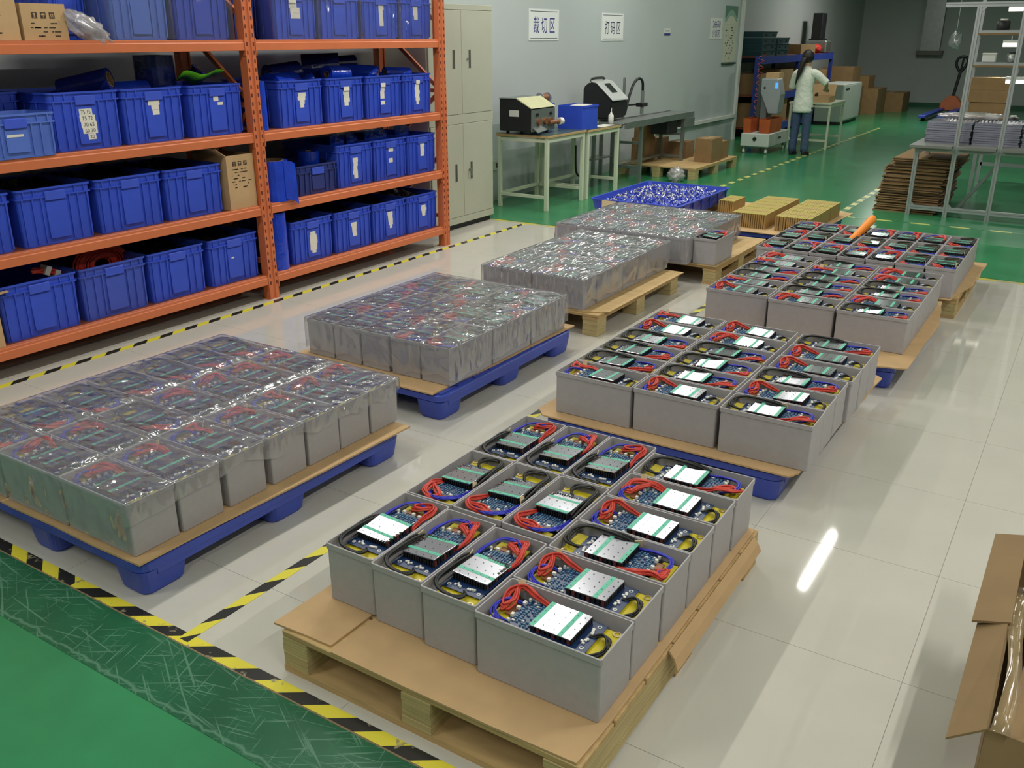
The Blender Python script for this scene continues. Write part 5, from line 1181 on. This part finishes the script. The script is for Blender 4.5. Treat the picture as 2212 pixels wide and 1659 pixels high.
# bag hanging by the frame, dark pipes high on the back wall
blob('hanging_bag', 'thin clear bag hanging near the aluminium frame', 'bag', (-1.93, 14.0, 1.60), (.075, .05, .12), 21, film_mat('thin_bag', .16, (12, 12, 12), rough=.15, bstr=.7), .3)
tag(link('bag_string', MB().cyl((0, 0, 0), (0, 0, CEIL-1.71), .003, 6).mesh('bag_string', M_white), None, (-1.93, 14.0, 1.708)), 'thin string holding the hanging bag', 'string')
t = thing('wall_duct', 'dark vertical duct on the back wall', 'duct', (-4.02, Y1, 1.22)); part('shaft', MB().box(-.22, .22, -.18, -.001, .1, 1.9), M_steel, t); part('grille', MB().box(-.3, .3, -.22, -.001, 0, .1), M_cabd, t)
# ------------------------------------------------------------------ cartons at the lower right corner
t = thing('large_carton', 'large open brown carton with folded-out flaps at the right picture edge', 'carton', (.03, 1.72, 0))
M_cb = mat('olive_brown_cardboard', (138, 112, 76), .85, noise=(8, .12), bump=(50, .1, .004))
bw, bd, bh = .52, .80, .352
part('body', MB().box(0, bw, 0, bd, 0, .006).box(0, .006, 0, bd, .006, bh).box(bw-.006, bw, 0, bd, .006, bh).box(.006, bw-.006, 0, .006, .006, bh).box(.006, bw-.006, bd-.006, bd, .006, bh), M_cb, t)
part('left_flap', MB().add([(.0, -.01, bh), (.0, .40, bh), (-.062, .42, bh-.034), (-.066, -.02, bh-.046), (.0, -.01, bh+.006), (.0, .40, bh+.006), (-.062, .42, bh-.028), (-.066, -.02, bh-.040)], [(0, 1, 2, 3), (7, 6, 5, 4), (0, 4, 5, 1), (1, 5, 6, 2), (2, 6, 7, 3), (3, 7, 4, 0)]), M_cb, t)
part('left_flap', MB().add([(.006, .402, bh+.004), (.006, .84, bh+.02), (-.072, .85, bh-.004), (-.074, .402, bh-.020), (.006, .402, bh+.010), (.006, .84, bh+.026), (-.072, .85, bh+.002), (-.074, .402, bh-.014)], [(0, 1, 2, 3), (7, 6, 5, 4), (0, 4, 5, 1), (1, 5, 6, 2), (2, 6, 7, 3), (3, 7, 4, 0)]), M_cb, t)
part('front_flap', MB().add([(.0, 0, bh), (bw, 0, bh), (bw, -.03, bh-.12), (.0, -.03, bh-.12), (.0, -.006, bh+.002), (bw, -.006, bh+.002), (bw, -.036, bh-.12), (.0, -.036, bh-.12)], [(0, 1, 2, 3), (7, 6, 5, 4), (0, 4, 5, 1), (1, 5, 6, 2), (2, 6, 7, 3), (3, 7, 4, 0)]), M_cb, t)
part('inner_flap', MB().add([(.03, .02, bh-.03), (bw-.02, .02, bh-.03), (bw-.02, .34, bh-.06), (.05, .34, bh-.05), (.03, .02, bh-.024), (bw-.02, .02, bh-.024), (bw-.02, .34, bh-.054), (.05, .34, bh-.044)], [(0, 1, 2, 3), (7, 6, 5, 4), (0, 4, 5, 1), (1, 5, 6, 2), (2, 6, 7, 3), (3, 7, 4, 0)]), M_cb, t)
M_gt = film_mat('glossy_tape', .35, (30, 8, 8), rough=.12, tint=(200, 170, 120), bstr=.5)
tp = MB(); tp.loft([[(.006+.010*sin(i*.55), -.02+.062*i, bh+.008+.016*sin(i*.5+.4)), (.042+.006*sin(i*.7), -.02+.062*i, bh+.006+.010*sin(i*.5+.9)), (.042+.006*sin(i*.7), -.02+.062*i, bh+.0065+.010*sin(i*.5+.9)), (.006+.010*sin(i*.55), -.02+.062*i, bh+.0085+.016*sin(i*.5+.4))] for i in range(11)])
part('packing_tape', tp, M_gt, t, smooth=True)
part('packed_goods', MB().box(.05, .50, .40, .78, .01, .30), mat('purple_goods', (96, 66, 92), .5, noise=(9, .4)), t, bevel=.02)
# ------------------------------------------------------------------ the worker
def skin(name, V, E, m, parent, root=0, sub=2):
    me = bpy.data.meshes.new(name); me.from_pydata([v[0] for v in V], E, []); o = bpy.data.objects.new(name, me); COL.objects.link(o)
    md = o.modifiers.new('skin', 'SKIN'); md.use_smooth_shade = True
    for i, v in enumerate(V):
        s = me.skin_vertices[0].data[i]; r = v[1]; s.radius = (r, r) if not isinstance(r, tuple) else r; s.use_root = (i == root)
    o.modifiers.new('sub', 'SUBSURF').levels = sub
    bpy.context.view_layer.update(); dg = bpy.context.evaluated_depsgraph_get()
    nm = bpy.data.meshes.new_from_object(o.evaluated_get(dg)); bpy.data.objects.remove(o, do_unlink=True)
    nm.materials.clear(); nm.materials.append(m); nm.name = name
    for p in nm.polygons: p.use_smooth = True
    return link(name, nm, parent)
w = thing('person', 'worker seen from behind in white shirt and jeans reaching into a carton', 'person', (-3.81, 13.86, .003), radians(-8)); w.scale = (.915, .915, .915)
M_skin = mat('skin', (206, 160, 130), .5, noise=(12, .06)); M_hair = mat('dark_hair', (36, 28, 28), .4, noise=(40, .3, (6, 6, 1)), bump=(80, .3, .01))
M_shirt = mat('white_shirt', (226, 230, 216), .75, noise=(7, .05), bump=(14, .5, .03)); M_jeans = mat('blue_jeans', (70, 88, 120), .8, noise=(20, .25), bump=(16, .4, .02)); M_shoe = mat('black_shoe', (24, 24, 28), .5, noise=(12, .1))
V = [((0, 0, .88), (.105, .085)), ((0, 0, 1.0), (.095, .075)), ((0, .0, 1.16), (.105, .08)), ((0, -.005, 1.27), (.085, .06)), ((0, .0, 1.365), .045), ((0, .015, 1.425), (.062, .07)), ((0, .02, 1.50), (.080, .095)), ((0, .01, 1.57), (.055, .065))]
E_ = [(i, i+1) for i in range(7)]
def chain(base, pts):
    p = base
    for q in pts: V.append(q); E_.append((p, len(V)-1)); p = len(V)-1
    return p
for s in (-1, 1): chain(0, [((s*.085, 0, .80), .075), ((s*.092, .015, .46), .052), ((s*.10, -.01, .10), .036), ((s*.105, .06, .04), .034), ((s*.11, .12, .03), .026)])
def arm(s, elbow, wrist, hand):
    k = chain(3, [((s*.15, -.005, 1.265), .046), (elbow, .038), (wrist, .027)])
    h = Vector(hand); wv = Vector(wrist); d = (h-wv).normalized(); sd = d.cross(Vector((0, 0, 1))).normalized(); dn = Vector((0, 0, -1))
    pk = chain(k, [(tuple(wv+d*.05), (.030, .018)), (tuple(wv+d*.085), (.032, .016))])
    for i, ln in ((-1.5, .058), (-.5, .072), (.5, .076), (1.5, .064)):
        b = wv+d*.09+sd*(i*.018); chain(pk, [(tuple(b+d*.01), .0095), (tuple(b+d*ln*.5+dn*.006), .0088), (tuple(b+d*ln*.85+dn*.028), .0078)])
    b = wv+d*.04-sd*(s*.036); chain(k+0, [(tuple(b), .012), (tuple(b+d*.03-sd*(s*.012)+dn*.01), .0095), (tuple(b+d*.055-sd*(s*.006)+dn*.022), .0085)])
arm(1, (.315, .06, 1.12), (.24, .27, 1.02), (.20, .40, .99)); arm(-1, (-.255, .10, 1.05), (-.16, .30, 1.02), (-.12, .42, 1.02))
skin('body', V, E_, M_skin, w)
def ring(cx_, cy_, z, rx, ry, n=20): return [(cx_+rx*cos(2*pi*i/n), cy_+ry*sin(2*pi*i/n), z) for i in range(n)]
_m = MB(); _m.loft([ring(0, 0, z, rx, ry) for z, rx, ry in ((.668, .150, .122), (.664, .160, .130), (.70, .163, .132), (.80, .158, .126), (.90, .146, .114), (1.0, .136, .104), (1.10, .143, .106), (1.19, .154, .102), (1.25, .150, .092), (1.30, .120, .078), (1.34, .070, .062), (1.365, .056, .054))])
for P_ in (((.10, -.003, 1.262), (.17, .0, 1.245), (.245, .035, 1.18), (.325, .068, 1.11)), ((-.10, -.003, 1.262), (-.165, .01, 1.24), (-.21, .05, 1.15), (-.262, .105, 1.03))): _m.tube(P_, lambda f: .066-.010*f, 14, 4)
part('shirt', _m, M_shirt, w, smooth=True)
_m = MB(); _m.loft([ring(0, 0, z, rx, ry) for z, rx, ry in ((.70, .12, .10), (.74, .152, .118), (.82, .148, .114), (.88, .135, .104))])
for s_ in (-1, 1): _m.loft([ring(s_*x, y, z, r, r*1.04, 16) for z, x, y, r in ((.80, .078, 0, .075), (.74, .080, 0, .082), (.62, .084, .004, .080), (.46, .090, .010, .066), (.30, .096, .0, .060), (.12, .10, -.008, .058), (.055, .10, -.006, .060))])
part('jeans', _m, M_jeans, w, smooth=True)
_m = MB(); LL = []
for k in range(1, 14):
    th = pi*k/14; LL.append([(1.08*.088*sin(th)*cos(2*pi*i/20), -.004+(.104*sin(th)*sin(2*pi*i/20))*(1 if sin(2*pi*i/20) < 0 else .72), 1.508+.106*cos(th)) for i in range(20)])
_m.loft(LL); _m.tube([(0, -.085, 1.475), (-.008, -.125, 1.46), (-.028, -.135, 1.38), (-.055, -.145, 1.27), (-.085, -.15, 1.16), (-.10, -.145, 1.08)], lambda f: .030+.012*sin(pi*min(1, f*1.3))-.026*max(0, f-.6)/.4, 10, 4)
part('hair', _m, M_hair, w, smooth=True)
for s in (-1, 1):
    _m = MB(); _m.loft([[(s*.105+a_*cos(2*pi*i/16), b_+c_*sin(2*pi*i/16), z) for i in range(16)] for z, a_, b_, c_ in ((0, .042, .045, .118), (.02, .046, .045, .124), (.045, .042, .035, .110), (.07, .036, -.005, .066), (.10, .034, -.02, .045))])
    part('shoe', _m, M_shoe, w, smooth=True)
